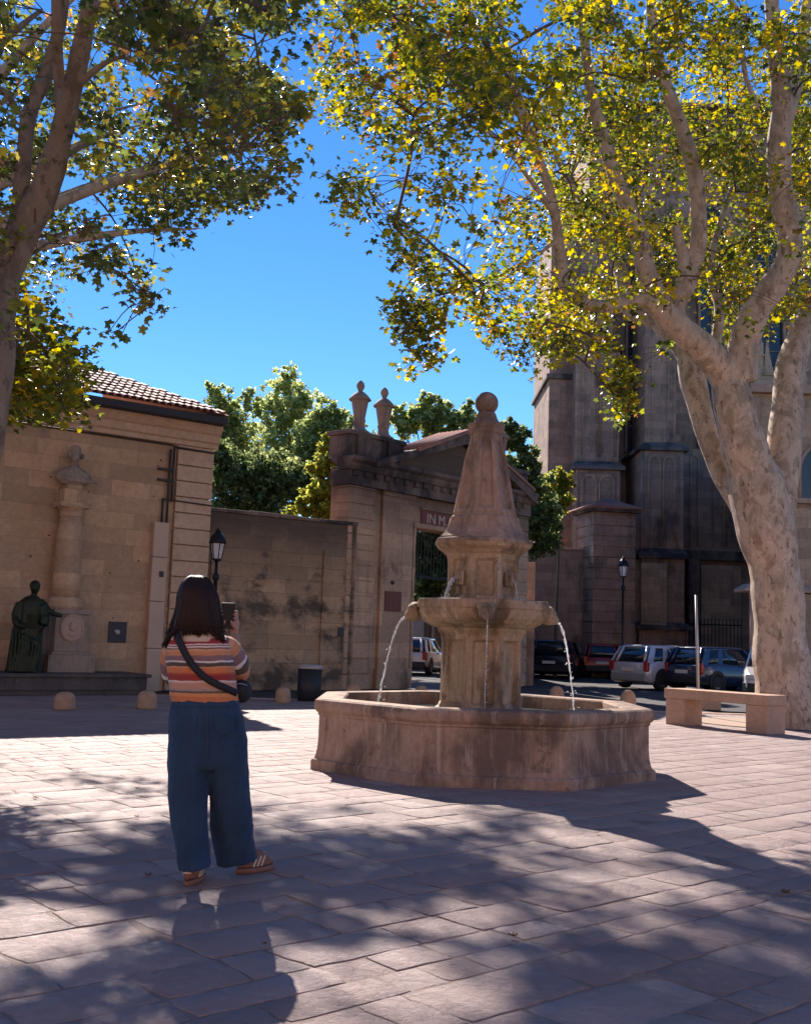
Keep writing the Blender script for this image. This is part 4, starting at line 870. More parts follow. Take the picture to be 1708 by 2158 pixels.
    for sgn in (-1, 1):
        m = MB(); m.box((X0+.06, sgn*hw*.83, belt-.14), (.14, .17, .32)); m.build('tail_light', M['red_lamp'], o, True, bevel=.03)
        m = MB(); m.box((X1-.16, sgn*hw*.72, belt-.30), (.30, .30, .15)); m.build('headlight', M['headlamp'], o, True, bevel=.04)
        m = MB(); m.box((X1-1.25, sgn*(hw+.06), belt+.04), (.12, .16, .11)); m.build('mirror', M['black_trim'], o, True, bevel=.03)
        for fx in (X0+.68, X1-.72):
            m = MB(); y0 = sgn*(hw-.20); y1 = sgn*(hw+.005)
            def wr(r, y, n=24): return [(fx+r*math.cos(2*math.pi*j/n), y, .30+r*math.sin(2*math.pi*j/n)) for j in range(n)]
            m.loft([wr(.30, y0), wr(.305, y0+sgn*.05), wr(.305, y1-sgn*.05), wr(.28, y1), wr(.2, y1), wr(.19, y1-sgn*.03)], True); wh = m.build('wheel', M['tyre'], o, True)
            m = MB(); m.loft([wr(.195, y1-sgn*.03), wr(.18, y1-sgn*.012), wr(.05, y1-sgn*.004)], False); 
            m.build('rim', M['rim'], wh, True)
            m = MB(); m.loft([[(fx+r*math.cos(math.pi*j/12), y, .31+r*math.sin(math.pi*j/12)) for j in range(13)]+[(fx-r*.9, y, .17), (fx+r*.9, y, .17)] for r, y in ((.37, sgn*(hw-.1)), (.365, sgn*(hw+.002)))], False); m.build('wheel_arch', M['black_trim'], bd, True)
    m = MB(); m.box((X0-.035, 0, .62), (.02, .50, .11)); m.build('number_plate', M['plate'], o, True)
    m = MB(); m.box((X1+.045, 0, .36), (.02, .48, .10)); m.build('number_plate', M['plate'], o, True)
    if rail_:
        m = MB()
        for sgn in (-1, 1): m.tube([(r0+.1, sgn*tw*.93, H+.0), (r0+.2, sgn*tw*.93, H+.05), (r1-.2, sgn*tw*.93, H+.05), (r1-.1, sgn*tw*.93, H)], .018, 6)
        m.islands('roof_rail', M['rim'], bd, local=True)
    return o
silver = paint('silver_paint', (.50, .48, .48)); navy = paint('navy_paint', (.02, .03, .075)); redp = paint('red_paint', (.25, .012, .018)); whitep = paint('white_paint', (.62, .60, .58)); dark = paint('black_blue_paint', (.008, .010, .022))
gp = M['binlid']
def car_at(px, py, rz, *a, **k):                       # px, py: the ground under the rear right corner
    p = gnd(px, py); L_ = k.get('L', 3.85)/2; W_ = k.get('Wd', 1.66)/2
    return car((p.x+L_*math.cos(rz)-W_*math.sin(rz), p.y+L_*math.sin(rz)+W_*math.cos(rz), 0), rz, *a, **k)
car_at(1366, 1455, R(37), silver, 'silver grey hatchback with pale bumper parked third from left before the church', bumper=plain('grey_bumper', (.27, .26, .26), .5))
car_at(1481, 1461, R(34), navy, 'dark blue hatchback parked behind the left half of the bench', L=3.9)
car_at(1204, 1432, R(74), dark, 'dark blue estate car in deep shade behind the right fountain jet', L=4.3, Wd=1.78, H=1.48, estate=True)
car_at(1312, 1431, R(80), redp, 'dark red hatchback in shade left of the silver car')
car((at(1636, 1400, 30.6).x, 30.6, 0), R(250), whitep, 'white car facing the square beside the plane trunk', L=4.1, Wd=1.74, H=1.5)
car_at(900, 1424, R(76), whitep, 'white hatchback parked beyond the open stone gateway')

# pale house wall beyond gate
hb = empty('annex_building', (0, 52, 0), 0, 'pale grey rendered annex seen low through the gateway', 'building')
m = MB(); m.bb(-3.2, 1.9, 50, 54, 0, 3.2); m.build('annex_wall', plain('grey_render', (.30, .29, .31), .9, nscale=1.5, bump=.1), hb, bevel=.02)
m = MB(); m.bb(-3.4, 2.1, 49.8, 54.2, 3.2, 3.4); m.build('annex_roof', M['tile'], hb)
m = MB(); m.bb(X(912, 50), X(935, 50), 49.9, 50.0, 0, 2.2); m.build('annex_door', M['glassdark'], hb)
#@@PART2
# ================================================================== PLANE TREES
def bark(name, k_):
    t = NT(name); v = t.co(); a = t.noise(t.co(scale=(1, 1, .55)), 3.2, 8, .68, .7); b = t.noise(v, 11, 8, .75, .8); c = t.noise(v, 60, 4)
    vo = t.n('ShaderNodeTexVoronoi'); vo.inputs['Scale'].default_value = 5.5; vo.inputs['Randomness'].default_value = 1; wv_ = t.n('ShaderNodeVectorMath', operation='ADD'); t.l(v, wv_.inputs[0])
    ns = t.n('ShaderNodeTexNoise'); ns.inputs['Scale'].default_value = 3; t.l(v, ns.inputs['Vector']); sc0 = t.n('ShaderNodeVectorMath', operation='SCALE'); sc0.inputs['Scale'].default_value = .5; t.l(ns.outputs['Color'], sc0.inputs[0]); t.l(sc0.outputs[0], wv_.inputs[1]); t.l(wv_.outputs[0], vo.inputs['Vector'])
    col = t.ramp(a, [(.30, (.26, .19, .135)), (.42, (.40, .31, .235)), (.50, (.50, .39, .30)), (.62, (.55, .43, .33)), (.74, (.40, .34, .25))])
    pt_ = t.noise(t.co(scale=(1, 1, .6)), 5.5, 7, .62, .35); col = t.mix(t.ramp(pt_, [(.555, 0), (.57, .75)]), col, (.30, .245, .17)); col = t.mix(t.ramp(pt_, [(.385, .8), (.40, 0)]), col, (.62, .51, .39))
    pt2 = t.noise(t.co(scale=(1, 1, .5)), 9, 6, .65, .3); col = t.mix(t.ramp(pt2, [(.60, 0), (.615, .8)]), col, (.20, .125, .085)); col = t.mix(t.ramp(pt2, [(.33, .6), (.345, 0)]), col, (.24, .225, .15))
    col = t.mix(t.ramp(vo.outputs['Color'], [(.84, 0), (.86, .5)]), col, (.25, .16, .11))
    col = t.mix(t.ramp(b, [(.30, .6), (.40, 0)]), col, (.17, .12, .085))
    nr = t.bump(a, .5, .06); nr = t.bump(t.math('ADD', b, t.math('MULTIPLY', c, .3)), .5, .015, nr)
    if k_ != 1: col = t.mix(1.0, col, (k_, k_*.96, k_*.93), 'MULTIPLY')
    return t.pbr(col, .8, 0, nr, .25)
M['bark'] = bark('plane_bark', 1)
M['twig'] = plain('twig_bark', (.11, .08, .06), .85, nscale=8, var=.3)
def limbs(parent, L, name='trunk', vox=.03, knob=(), mt=None):
    m = MB(); nodes = []
    for pl in L:
        q = cr([(*at(p[0], p[1], p[2]), p[3]*p[2]/F) for p in pl], 7)
        rg = random.Random(len(q)+int(pl[0][0]))
        pts = [Vector(x[:3]) for x in q]; rr = [max(.008, x[3]*(1+.035*math.sin(i*.7)+rg.uniform(-.015, .015))) for i, x in enumerate(q)]
        m.tube(pts, rr, 14); nodes += [(p, r) for p, r in zip(pts, rr)]
    for px, py, Y, r in knob: m.ball(at(px, py, Y), r*Y/F, 12, 8)
    m.build(name, mt or M['bark'], parent, remesh=vox)
    return nodes
rb = gnd(1655, 1532)
rt = empty('plane_tree', rb, 0, 'huge mottled plane tree with forked pale trunk behind the bench at right', 'tree')
Yt = rb.y
LR = [
 [(1690, 1560, Yt, 96), (1664, 1512, Yt, 76), (1655, 1453, Yt, 64), (1643, 1370, Yt, 56), (1640, 1279, Yt, 53), (1627, 1180, Yt, 54), (1606, 1090, Yt, 62), (1588, 1010, Yt, 56), (1566, 940, Yt-.1, 48), (1549, 873, Yt-.2, 43), (1538, 815, Yt-.2, 41)],
 [(1585, 1000, Yt, 46), (1552, 880, Yt-.1, 41), (1530, 800, Yt-.2, 36), (1488, 742, Yt-.5, 34), (1420, 683, Yt-.9, 31), (1390, 640, Yt-1.1, 27), (1361, 573, Yt-1.2, 23), (1345, 493, Yt-1.3, 21), (1297, 373, Yt-1.6, 17), (1265, 273, Yt-1.9, 15), (1241, 173, Yt-2.3, 13), (1222, 0, Yt-2.9, 10), (1205, -160, Yt-3.4, 7)],
 [(1405, 665, Yt-1, 24), (1345, 628, Yt-1.3, 17), (1265, 645, Yt-1.8, 15), (1198, 615, Yt-2.1, 15), (1181, 553, Yt-2.2, 14), (1169, 453, Yt-2.5, 12), (1149, 373, Yt-2.8, 11), (1105, 253, Yt-3.3, 10), (1070, 120, Yt-3.8, 8), (1050, 30, Yt-4.2, 6)],
 [(1415, 680, Yt-.9, 24), (1428, 633, Yt-1, 22), (1457, 573, Yt-1, 20), (1471, 500, Yt-1.1, 19), (1465, 373, Yt-1.3, 18), (1437, 273, Yt-1.6, 16), (1401, 173, Yt-2, 14), (1375, 60, Yt-2.4, 12), (1366, -60, Yt-2.8, 9)],
 [(1440, 610, Yt-1, 17), (1438, 540, Yt-1.1, 13), (1421, 476, Yt-1.2, 10)],
 [(1555, 800, Yt-.2, 38), (1568, 720, Yt-.3, 34), (1592, 655, Yt-.5, 31), (1630, 600, Yt-.6, 30), (1662, 540, Yt-.7, 28), (1661, 473, Yt-.8, 26), (1643, 393, Yt-1, 27), (1641, 293, Yt-1.3, 26), (1648, 213, Yt-1.5, 24), (1632, 80, Yt-2, 18), (1618, -80, Yt-2.5, 13)],
 [(1650, 260, Yt-1.4, 20), (1680, 150, Yt-1.6, 17), (1700, 0, Yt-2, 12), (1720, -120, Yt-2.4, 8)],
 [(1600, 1140, Yt+.3, 30), (1556, 1062, Yt+.4, 23), (1512, 985, Yt+.6, 21), (1483, 895, Yt+.8, 24), (1461, 810, Yt+.9, 28), (1440, 735, Yt+1.1, 25), (1385, 680, Yt+1.6, 20), (1325, 650, Yt+2.1, 17), (1307, 573, Yt+2.5, 15), (1265, 490, Yt+2.9, 13), (1215, 400, Yt+3.3, 10), (1170, 330, Yt+3.6, 7)],
 [(1622, 1130, Yt+.1, 44), (1646, 1000, Yt+.2, 38), (1656, 873, Yt+.5, 34), (1668, 760, Yt+.8, 31), (1712, 660, Yt+1.1, 29), (1770, 560, Yt+1.4, 24), (1820, 400, Yt+1.6, 18), (1850, 200, Yt+1.8, 10)],
 [(1500, 770, Yt+1, 12), (1515, 653, Yt+1.2, 12), (1497, 573, Yt+1.4, 10), (1508, 500, Yt+1.6, 8), (1540, 400, Yt+1.8, 6)],
 [(1105, 253, Yt-3.3, 8), (1020, 180, Yt-4.4, 6), (930, 130, Yt-5.4, 5), (830, 60, Yt-6.3, 4)],
 [(1169, 453, Yt-2.5, 8), (1080, 330, Yt-3.6, 6), (1010, 270, Yt-4.3, 5), (930, 290, Yt-4.9, 4), (860, 370, Yt-5.4, 3)],
 [(1181, 500, Yt-2.3, 6), (1100, 560, Yt-2.8, 4), (1020, 620, Yt-3.2, 3)],
 [(1621, 100, Yt-2, 9), (1560, 30, Yt-2.4, 7), (1500, -60, Yt-3, 5)], [(1600, 230, Yt-1, 6), (1570, 160, Yt-1, 7), (1560, 60, Yt-1.2, 6)],
]
nodesR = limbs(rt, LR, vox=.034, knob=[(1590, 1528, Yt-.2, 16), (1725, 1535, Yt, 26)])
lb = Vector((-4.55, 10.2, 0))
lt = empty('plane_tree', lb, 0, 'leaning plane tree with dark limbs cut by the left edge of the view', 'tree')
Yl = 10.2
LL = [
 [(-150, 1600, Yl, 62), (-140, 1480, Yl, 52), (-112, 1300, Yl, 47), (-72, 1100, Yl, 44), (-40, 950, Yl, 43), (-16, 800, Yl, 44), (-12, 690, Yl, 44), (0, 600, Yl, 41), (30, 530, Yl, 35), (68, 455, Yl, 34), (98, 390, Yl-.1, 32), (122, 310, Yl-.2, 27), (142, 230, Yl-.4, 24), (165, 130, Yl-.6, 22), (190, 0, Yl-.9, 19), (205, -160, Yl-1.2, 14)],
 [(16, 560, Yl, 30), (40, 450, Yl+.1, 20), (50, 340, Yl+.2, 18), (62, 240, Yl+.3, 17), (100, 150, Yl+.3, 16), (128, 40, Yl+.2, 15), (140, -100, Yl+.1, 11)],
 [(135, 260, Yl-.3, 16), (122, 130, Yl-.5, 14), (118, 0, Yl-.7, 12), (110, -120, Yl-.9, 8)],
 [(-60, 300, Yl+.5, 14), (-5, 110, Yl+.7, 11), (50, 50, Yl+.9, 8), (90, 20, Yl+1, 6)], [(-60, 240, Yl+.3, 12), (0, 190, Yl+.3, 10), (40, 240, Yl+.3, 8)],
 [(-10, 730, Yl-.1, 20), (-80, 560, Yl-.6, 18), (-180, 380, Yl-1.4, 14), (-280, 150, Yl-2.4, 9)],
 [(150, 190, Yl-.5, 10), (250, 120, Yl-.8, 7), (330, 170, Yl-1, 5), (420, 230, Yl-1.2, 4), (510, 320, Yl-1.4, 3)],
 [(110, 350, Yl-.1, 8), (200, 300, Yl+.6, 6), (290, 330, Yl+1.1, 4), (390, 420, Yl+1.5, 3)],
 [(190, 20, Yl-.9, 10), (300, -30, Yl-1.8, 8), (450, -40, Yl-2.6, 6), (560, 20, Yl-3, 4)],
 [(20, 570, Yl, 7), (90, 520, Yl+1, 5), (170, 480, Yl+1.6, 4), (240, 540, Yl+2, 3)],
 [(0, 690, Yl+.1, 8), (60, 700, Yl+1.4, 5), (120, 760, Yl+2, 3)],
]
nodesL = limbs(lt, LL, vox=.026, mt=bark('shaded_plane_bark', .46))  # same bark, its colour darkened to stand for the deep shade on this trunk

PAL = [(.080, .110, .026), (.135, .155, .030), (.24, .225, .036), (.42, .33, .04), (.22, .13, .05), (.052, .068, .024)]
PW = [4, 4.5, 3, 1.3, .6, 2.5]
def crown(parent, nodes, regs, seed, label, leafsize, name='crown', pw=PW, hubs=50, gs=62, reach=2.4, sun_gap=.47):
    rng = np.random.default_rng(seed); C = []; K = []
    for poly, dens, y0, y1, gap, nl, spread in regs:
        P = np.array(poly, float); x0, x1 = P[:, 0].min(), P[:, 0].max(); z0, z1 = P[:, 1].min(), P[:, 1].max()
        n = int((x1-x0)*(z1-z0)/1e4*dens*1.75); px = rng.uniform(x0, x1, n); py = rng.uniform(z0, z1, n)
        ok = inpoly(px, py, poly); g = hnoise(px, py, gs, seed)*.6+hnoise(px, py, 26, seed+1)*.4; ok &= g > gap
        px, py = px[ok], py[ok]; Y = rng.uniform(y0, y1, len(px)); pts = cam_pts(px, py, Y)
        gx = pts[:, 0]+.401*pts[:, 2]+200; gy = (pts[:, 1]-1.399*pts[:, 2])/1.6+200; keep = (pts[:, 2] > 2.6) & (pts[:, 2] < 15.5) & (hnoise(gx, gy, .62, 5)*.65+hnoise(gx, gy, .27, 6)*.35 > sun_gap); pts = pts[keep]; C.append(pts); K += [(nl, spread)]*len(pts)
    C = np.concatenate(C); A = np.array([p for p, r in nodes if r < .16]); tw = MB(); order = rng.permutation(len(C))
    for i in order[:hubs]:                             # boughs from the limbs into the crown
        c = C[i]; d = np.linalg.norm(A-c, axis=1); d = d+np.maximum(0, A[:, 2]-c[2])*.3; j = d.argmin()
        if d[j] > reach or d[j] < .4: continue
        p = cr([tuple(A[j]), tuple(A[j]*.6+c*.4+rng.normal(0, .06, 3)+np.array([0, 0, .14])), tuple(A[j]*.25+c*.75+rng.normal(0, .05, 3)+np.array([0, 0, .08])), tuple(c)], 4)
        tw.tube([Vector(q) for q in p], [.022-.014*k/len(p) for k in range(len(p))], 6); A = np.concatenate([A, np.array(p[3:])])
    for i in order:
        c = C[i]; d = np.linalg.norm(A-c, axis=1); j = d.argmin()
        if d[j] < 1.3:
            p = cr([tuple(A[j]), tuple((A[j]+c)/2+rng.normal(0, .05, 3)+np.array([0, 0, .05])), tuple(c+np.array([0, 0, -.05]))], 3)
            tw.tube([Vector(q) for q in p], [.008-.005*k/len(p) for k in range(len(p))], 4)
            if rng.random() < .3: A = np.concatenate([A, np.array(p[-2:])])
    P = []; cid = []
    for c, (nl, sp) in zip(C, K):
        n = rng.poisson(nl)+2; o = rng.normal(size=(n, 3))*np.array([sp, sp, sp*.8]); o[:, 2] -= np.abs(rng.normal(0, sp*.4, n)); P.append(c+o); cid += [len(P)-1]*n
    P = np.concatenate(P); print(name, 'leaves', len(P), 'clusters', len(C))
    tw.build('twigs', M['twig'], parent, fix=False)
    return leaves(name, P, leafsize, M['leaf_gold'] if seed in (33, 34) else M['leaf'], parent, rng, PAL, pw, cid=np.array(cid))
A1 = [(-500, -20), (612, -20), (622, 70), (606, 150), (592, 180), (606, 250), (580, 300), (612, 340), (600, 372), (558, 385), (517, 432), (457, 460), (420, 455), (388, 505), (350, 490), (315, 468), (291, 424), (225, 408), (165, 366), (130, 350), (60, 420), (-500, 560)]
A1b = [(609, 196), (646, 200), (640, 232), (615, 226)]
A2 = [(120, 408), (226, 478), (262, 510), (300, 545), (333, 548), (318, 586), (334, 630), (354, 692), (338, 680), (310, 640), (262, 610), (218, 574), (137, 618), (60, 584), (-60, 560), (-100, 440)]
A2b = [(182, 655), (215, 650), (232, 680), (256, 700), (245, 712), (214, 700)]
A3 = [(-200, 570), (30, 600), (110, 667), (162, 722), (178, 786), (162, 845), (140, 875), (36, 862), (-200, 890)]
crown(lt, nodesL, [
    (A1, 12, 9.6, 13.5, .45, 12, .15), ([(230, -20), (600, -20), (595, 90), (480, 160), (230, 130)], 12, 6.4, 9.5, .4, 10, .14), (A1b, 60, 8.5, 9.2, 0, 8, .06),
    (A2, 18, 9.8, 12.5, .38, 10, .11), (A2b, 44, 10, 10.6, 0, 6, .07), 
    ([(-650, -900), (760, -900), (680, -20), (-650, -20)], 6, 6.0, 13.0, .42, 13, .20), ([(-650, -20), (-30, -20), (-30, 700), (-650, 700)], 8, 6.5, 13, .42, 13, .2)],
    21, '', .115, hubs=70, pw=[4.5, 4.5, 2.8, 1.1, .9, 3])
crown(lt, nodesL, [(A3, 34, 11, 14.5, .25, 12, .15)], 34, '', .125, sun_gap=.28, pw=[3, 5, 5, 3, .6, 1.5])
# a third plane tree stands outside the frame; its crown closes the gap over the square
tb = Vector((-10.3, 17.0, 0)); tt = empty('plane_tree', tb, 0, 'farther plane tree whose fine leafy crown hangs above the tiled roof', 'tree')
def bough(*pts):                                       # world points with radii, written as (x, y, z, r)
    q = cr(pts, 6); TB.tube([Vector(x[:3]) for x in q], [x[3] for x in q], 10); return [(Vector(x[:3]), x[3]) for x in q]
TB = MB(); nodesT = bough((-10.3, 17, -.1, .42), (-10.3, 17, 2, .36), (-10.1, 17.1, 4.5, .32), (-9.6, 17.4, 7, .26), (-9, 17.8, 10, .18), (-8.6, 18, 13, .09))
for e_ in ((-2.6, 20.5, 11.2), (-3.6, 23.0, 12.2), (-5.0, 18.5, 10.5), (-3.8, 18.6, 8.6), (-6.0, 22.5, 13.0), (-7, 15.5, 10), (-5, 16.5, 12.4), (-8, 21, 12.5)):
    nodesT += bough((-9.7, 17.3, 6.3, .17), (-9.7*.6+e_[0]*.4, 17.3*.6+e_[1]*.4, 6.6+(e_[2]-6.3)*.45, .12), (-9.7*.25+e_[0]*.75, 17.3*.25+e_[1]*.75, 6.5+(e_[2]-6.3)*.8, .07), (*e_, .025))
TB.build('trunk', M['bark'], tt, remesh=.04)
A4 = [(-100, -60), (608, -60), (612, 60), (602, 130), (592, 180), (603, 250), (570, 300), (600, 340), (590, 370), (555, 384), (517, 430), (457, 458), (420, 450), (388, 500), (340, 480), (300, 455), (225, 400), (165, 350), (60, 380), (-100, 400)]
crown(tt, nodesT, [(A4, 30, 16, 25, .47, 15, .17), (A2, 22, 18, 25, .45, 12, .16), ([(420, 110), (598, 110), (598, 300), (588, 370), (520, 425), (430, 380)], 52, 18, 28, .45, 15, .15), ([(150, 40), (430, 40), (430, 420), (300, 440), (150, 330)], 16, 18, 26, .45, 14, .17), ([(-420, 380), (-20, 380), (-20, 820), (-420, 820)], 16, 16, 22, .45, 12, .2), ([(-100, -700), (600, -700), (600, -60), (-100, -60)], 11, 15, 24, .48, 14, .24), ([(-700, -300), (-100, -300), (-100, 400), (-700, 400)], 6, 13, 20, .42, 12, .22)], 77, '', .155, hubs=110, gs=105, reach=3.4)
B1 = [(640, -20), (1760, -20), (1760, 640), (1600, 700), (1540, 735), (1440, 640), (1400, 700), (1330, 690), (1180, 700), (1120, 700), (1075, 740), (1040, 660), (960, 640), (905, 640), (880, 600), (862, 560), (842, 500), (806, 494), (835, 410), (775, 442), (693, 436), (712, 372), (786, 350), (788, 306), (748, 262), (700, 240), (655, 178), (660, 80)]
B2 = [(810, 626), (850, 620), (905, 632), (940, 650), (930, 700), (925, 752), (868, 788), (846, 778), (852, 700), (828, 665)]
B3 = [(958, 690), (985, 660), (1030, 640), (1060, 690), (1130, 760), (1128, 788), (1098, 780), (1060, 740), (1020, 712), (1000, 700)]
B4 = [(1110, 690), (1340, 690), (1330, 730), (1270, 745), (1215, 735), (1160, 755), (1130, 740)]
B5 = [(1288, 740), (1320, 745), (1340, 790), (1375, 850), (1370, 880), (1340, 850), (1310, 905), (1283, 900), (1290, 850), (1272, 790)]
B6 = [(1385, 690), (1430, 720), (1430, 820), (1400, 830), (1390, 770)]
B7 = [(1130, 120), (1760, 120), (1760, 640), (1600, 700), (1540, 735), (1440, 640), (1300, 690), (1150, 690)]
B8 = [(672, -20), (1760, -20), (1760, 140), (1150, 200), (1150, 690), (1120, 700), (1075, 740), (1040, 660), (960, 640), (905, 640), (880, 600), (862, 560), (842, 500), (806, 494), (835, 410), (775, 442), (693, 436), (712, 372), (786, 350), (788, 306), (748, 262), (700, 240), (660, 178), (678, 80)]
crown(rt, nodesR, [
    (B8, 34, 13.5, 21.0, .43, 12, .16), (B7, 44, 19.4, 26, .34, 13, .19), (B7, 7, 15.5, 18.4, .48, 10, .15),
    ([(690, -20), (1250, -20), (1100, 420), (860, 560), (800, 420), (780, 250)], 14, 10.5, 14, .42, 9, .15),
    ([(655, -60), (1150, -60), (1050, 240), (820, 270), (760, 250), (660, 165)], 34, 20.5, 27, .50, 13, .20),
    (B2, 34, 14, 15, .22, 7, .09), (B3, 26, 15, 16.5, .35, 6, .11), (B4, 36, 15.5, 18, .25, 8, .13), (B5, 42, 16, 17, .25, 7, .09), (B6, 50, 16.5, 17.2, .2, 7, .08),
    ([(650, -800), (2500, -800), (2500, -20), (650, -20)], 8, 11, 21, .44, 14, .26), ([(1760, -20), (2500, -20), (2500, 560), (1760, 640)], 9, 13, 22, .4, 14, .26)],
    33, '', .122, sun_gap=.43, hubs=150, pw=[4, 5, 5, 2.8, .8, 2.2])
# the tips that catch the yellow of autumn hang low over the church
# ================================================================== TREES BEHIND THE WALLS
def far_tree(base, blobs, seed, label, pal, pw, nleaf, size, group='trees beyond the walls', bark='twig', trunk_r=.16):
    rng = np.random.default_rng(seed); b = Vector(base); o = empty('tree', b, 0, label, 'tree', group)
    top = max(q[2] for q in blobs); cx = sum(q[0] for q in blobs)/len(blobs); cy = sum(q[1] for q in blobs)/len(blobs)
    m = MB(); m.tube(cr([(b.x, b.y, 0), (b.x*.7+cx*.3, b.y, top*.3), (cx, cy, top*.62), (cx, cy, top*.9)], 5), [trunk_r*(1-.85*i/15) for i in range(16)], 8)
    for q in blobs:
        s0 = Vector((cx, cy, max(.5, min(q[2]*.7, top*.7)))); m.tube(cr([tuple(s0), tuple(s0.lerp(Vector(q[:3]), .55)+Vector((0, 0, .15))), tuple(q[:3])], 4), [trunk_r*.32*(1-.09*i) for i in range(9)], 5)
    m.build('trunk', M[bark], o)
    P = []; tot = sum(q[3]**2 for q in blobs)
    for q in blobs:
        n = int(1.15*nleaf*q[3]**2/tot); k = max(6, int(n/26)); d = rng.normal(size=(k, 3)); d /= np.linalg.norm(d, axis=1)[:, None]
        cc = np.array(q[:3])+d*q[3]*rng.uniform(.2, 1.28, k)[:, None]*np.array([1, 1, q[4] if len(q) > 4 else .85])
        idx = rng.integers(0, k, n); P.append(cc[idx]+rng.normal(0, q[3]*.12, (n, 3)))
    leaves('crown', np.concatenate(P), size, M['leaf_far'], o, rng, pal, pw, 'dia', .3, .2)
GP = [(.19, .25, .10), (.28, .34, .14), (.38, .42, .18), (.42, .41, .11), (.10, .14, .06)]
def blobs(spec, Y): return [(*at(px, py, Y+dy), r*Y/F, 1.0) for px, py, r, dy in spec]
GPD = [tuple(q*.75 for q in c_) for c_ in GP]
def ft(px, Y, spec, seed, label, pw, n, size=.17, pal=None, **k): far_tree((X(px, Y), Y, 0), blobs(spec, Y), seed, label, pal or GP, pw, n, size, **k)
# crowns listed far to near
ft(605, 52, [(605, 812, 36, 0), (575, 850, 34, 1), (640, 850, 36, -1), (600, 880, 44, 0), (560, 900, 30, 1), (655, 900, 34, 0), (605, 950, 50, 0), (600, 790, 18, 0)], 1, 'tall airy pale green tree rising highest behind the stained wall', [2, 4, 5, 1.2, 1], 9000, .20)
ft(470, 46, [(452, 830, 24, 0), (470, 850, 30, 0), (440, 880, 30, 1), (490, 890, 42, 0), (450, 940, 48, 0), (510, 945, 50, 1), (440, 1000, 46, 0), (530, 850, 26, 0)], 2, 'bushy green tree with yellowish top close to the tiled roof corner', [4, 5, 3, 1.5, 3], 12000)
ft(545, 40, [(470, 1000, 46, 0), (530, 1000, 52, 0), (590, 1010, 52, .5), (480, 1060, 46, 0), (560, 1060, 56, 0), (630, 1020, 40, 0), (460, 960, 30, 0)], 3, 'dark dense laurel like tree low behind the stained wall', [5, 3, 1, .5, 7], 16000, .17, GPD)
ft(680, 46, [(680, 870, 30, 0), (705, 880, 26, 0), (660, 910, 34, 0), (700, 920, 36, 0), (650, 960, 40, 0), (720, 960, 30, 0), (640, 990, 40, 0)], 4, 'greyish green tree just left of the gateway urns', [4, 5, 3, .6, 2], 10000)
ft(690, 31.5, [(695, 935, 24, 0), (710, 970, 26, 0), (680, 985, 26, 0), (700, 1030, 32, 0), (665, 1050, 28, 0), (640, 1075, 24, 0), (700, 1075, 36, 0), (612, 1085, 14, 0)], 5, 'yellow green shrub like tree leaning over the wall beside the gateway', [1, 3, 4, 7, .5], 9000, .14, [(.13, .18, .05), (.20, .25, .06), (.26, .30, .07), (.30, .30, .06), (.07, .10, .03)])
ft(905, 50, [(905, 845, 20, 0), (870, 870, 24, 0), (930, 870, 26, 0), (900, 890, 32, 0), (850, 900, 24, 0), (975, 880, 24, 0), (985, 855, 12, 0), (950, 905, 30, 0), (1000, 900, 26, 0), (745, 900, 22, 0), (835, 880, 20, 0)], 6, 'light green tree spreading behind the gateway pediment', [3, 4, 4, 1.2, 2], 10000, .20)
ft(1090, 39, [(1080, 900, 22, 0), (1095, 930, 26, 0), (1110, 965, 28, 0), (1090, 990, 34, 0), (1120, 1020, 34, 0), (1090, 1060, 44, 0), (1140, 1080, 40, 0), (1110, 1120, 46, 0), (1150, 1130, 36, 0), (1065, 930, 20, 0)], 7, 'dark evergreen tree between the obelisk and the church corner', [5, 4, .8, .3, 6], 15000, .17, GPD)
ft(1172, 42, [(1165, 1012, 22, 0), (1185, 1012, 22, 0), (1165, 1040, 26, 0), (1198, 1020, 14, 0), (1180, 1060, 26, 0)], 8, 'small yellow shrub tree beside the tiled pier cap', [1, 3, 6, 4, .3], 4000, .14, [(.13, .17, .04), (.20, .23, .05), (.27, .28, .05), (.36, .32, .05), (.07, .10, .03)], trunk_r=.08)
ft(920, 44, [(885, 1150, 34, 0), (930, 1150, 36, 0), (960, 1180, 40, 0), (890, 1210, 36, 0), (935, 1225, 40, 0), (970, 1240, 40, 0), (900, 1260, 30, 0), (950, 1110, 40, 0), (890, 1100, 36, 0)], 9, 'very dark tree filling the gateway opening', [4, 2, .6, .3, 8], 22000, .20, GPD)
ft(760, 44, [(760, 980, 60, 0), (820, 1000, 60, 0), (880, 1020, 50, 0)], 10, 'dark tree hidden mostly behind the gateway attic', [4, 3, 1, .3, 4], 9000, .2, GPD)

# ================================================================== THE WOMAN
YP = 5.80
def P(px, py, Y=YP): return at(px, py, Y)
def prow(py, pl, pr, dep, Yc=YP, n=36, wr=0, ph=0, pw=2.3, tilt=0):
    """one ring of clothing: from left to right outline at image height py; dep = half depth"""
    a, b = P(pl, py, Yc), P(pr, py+tilt, Yc); c = (a+b)/2; hx = (b.x-a.x)/2; out = []
    for j in range(n):
        t_ = 2*math.pi*j/n; ct, st_ = math.cos(t_), math.sin(t_); e = 2/pw
        x = math.copysign(abs(ct)**e, ct); y = math.copysign(abs(st_)**e, st_); w_ = 1+wr*(math.sin(5*t_+ph)+.6*math.sin(9*t_+1.7*ph+1))
        out.append(Vector((c.x+hx*x*w_, Yc+dep*y*w_, c.z+(b.z-a.z)/2*x)))
    return out
wo_ = empty('person', (P(440, 1600).x, YP, 0), 0, 'woman in striped sweater and wide navy jeans photographing the fountain with her phone', 'person')
skin = plain('skin', (.42, .22, .15), .5, nscale=20, var=.06, **{'Subsurface Weight': .08, 'Subsurface Radius': (.02, .008, .005)})
m = MB()
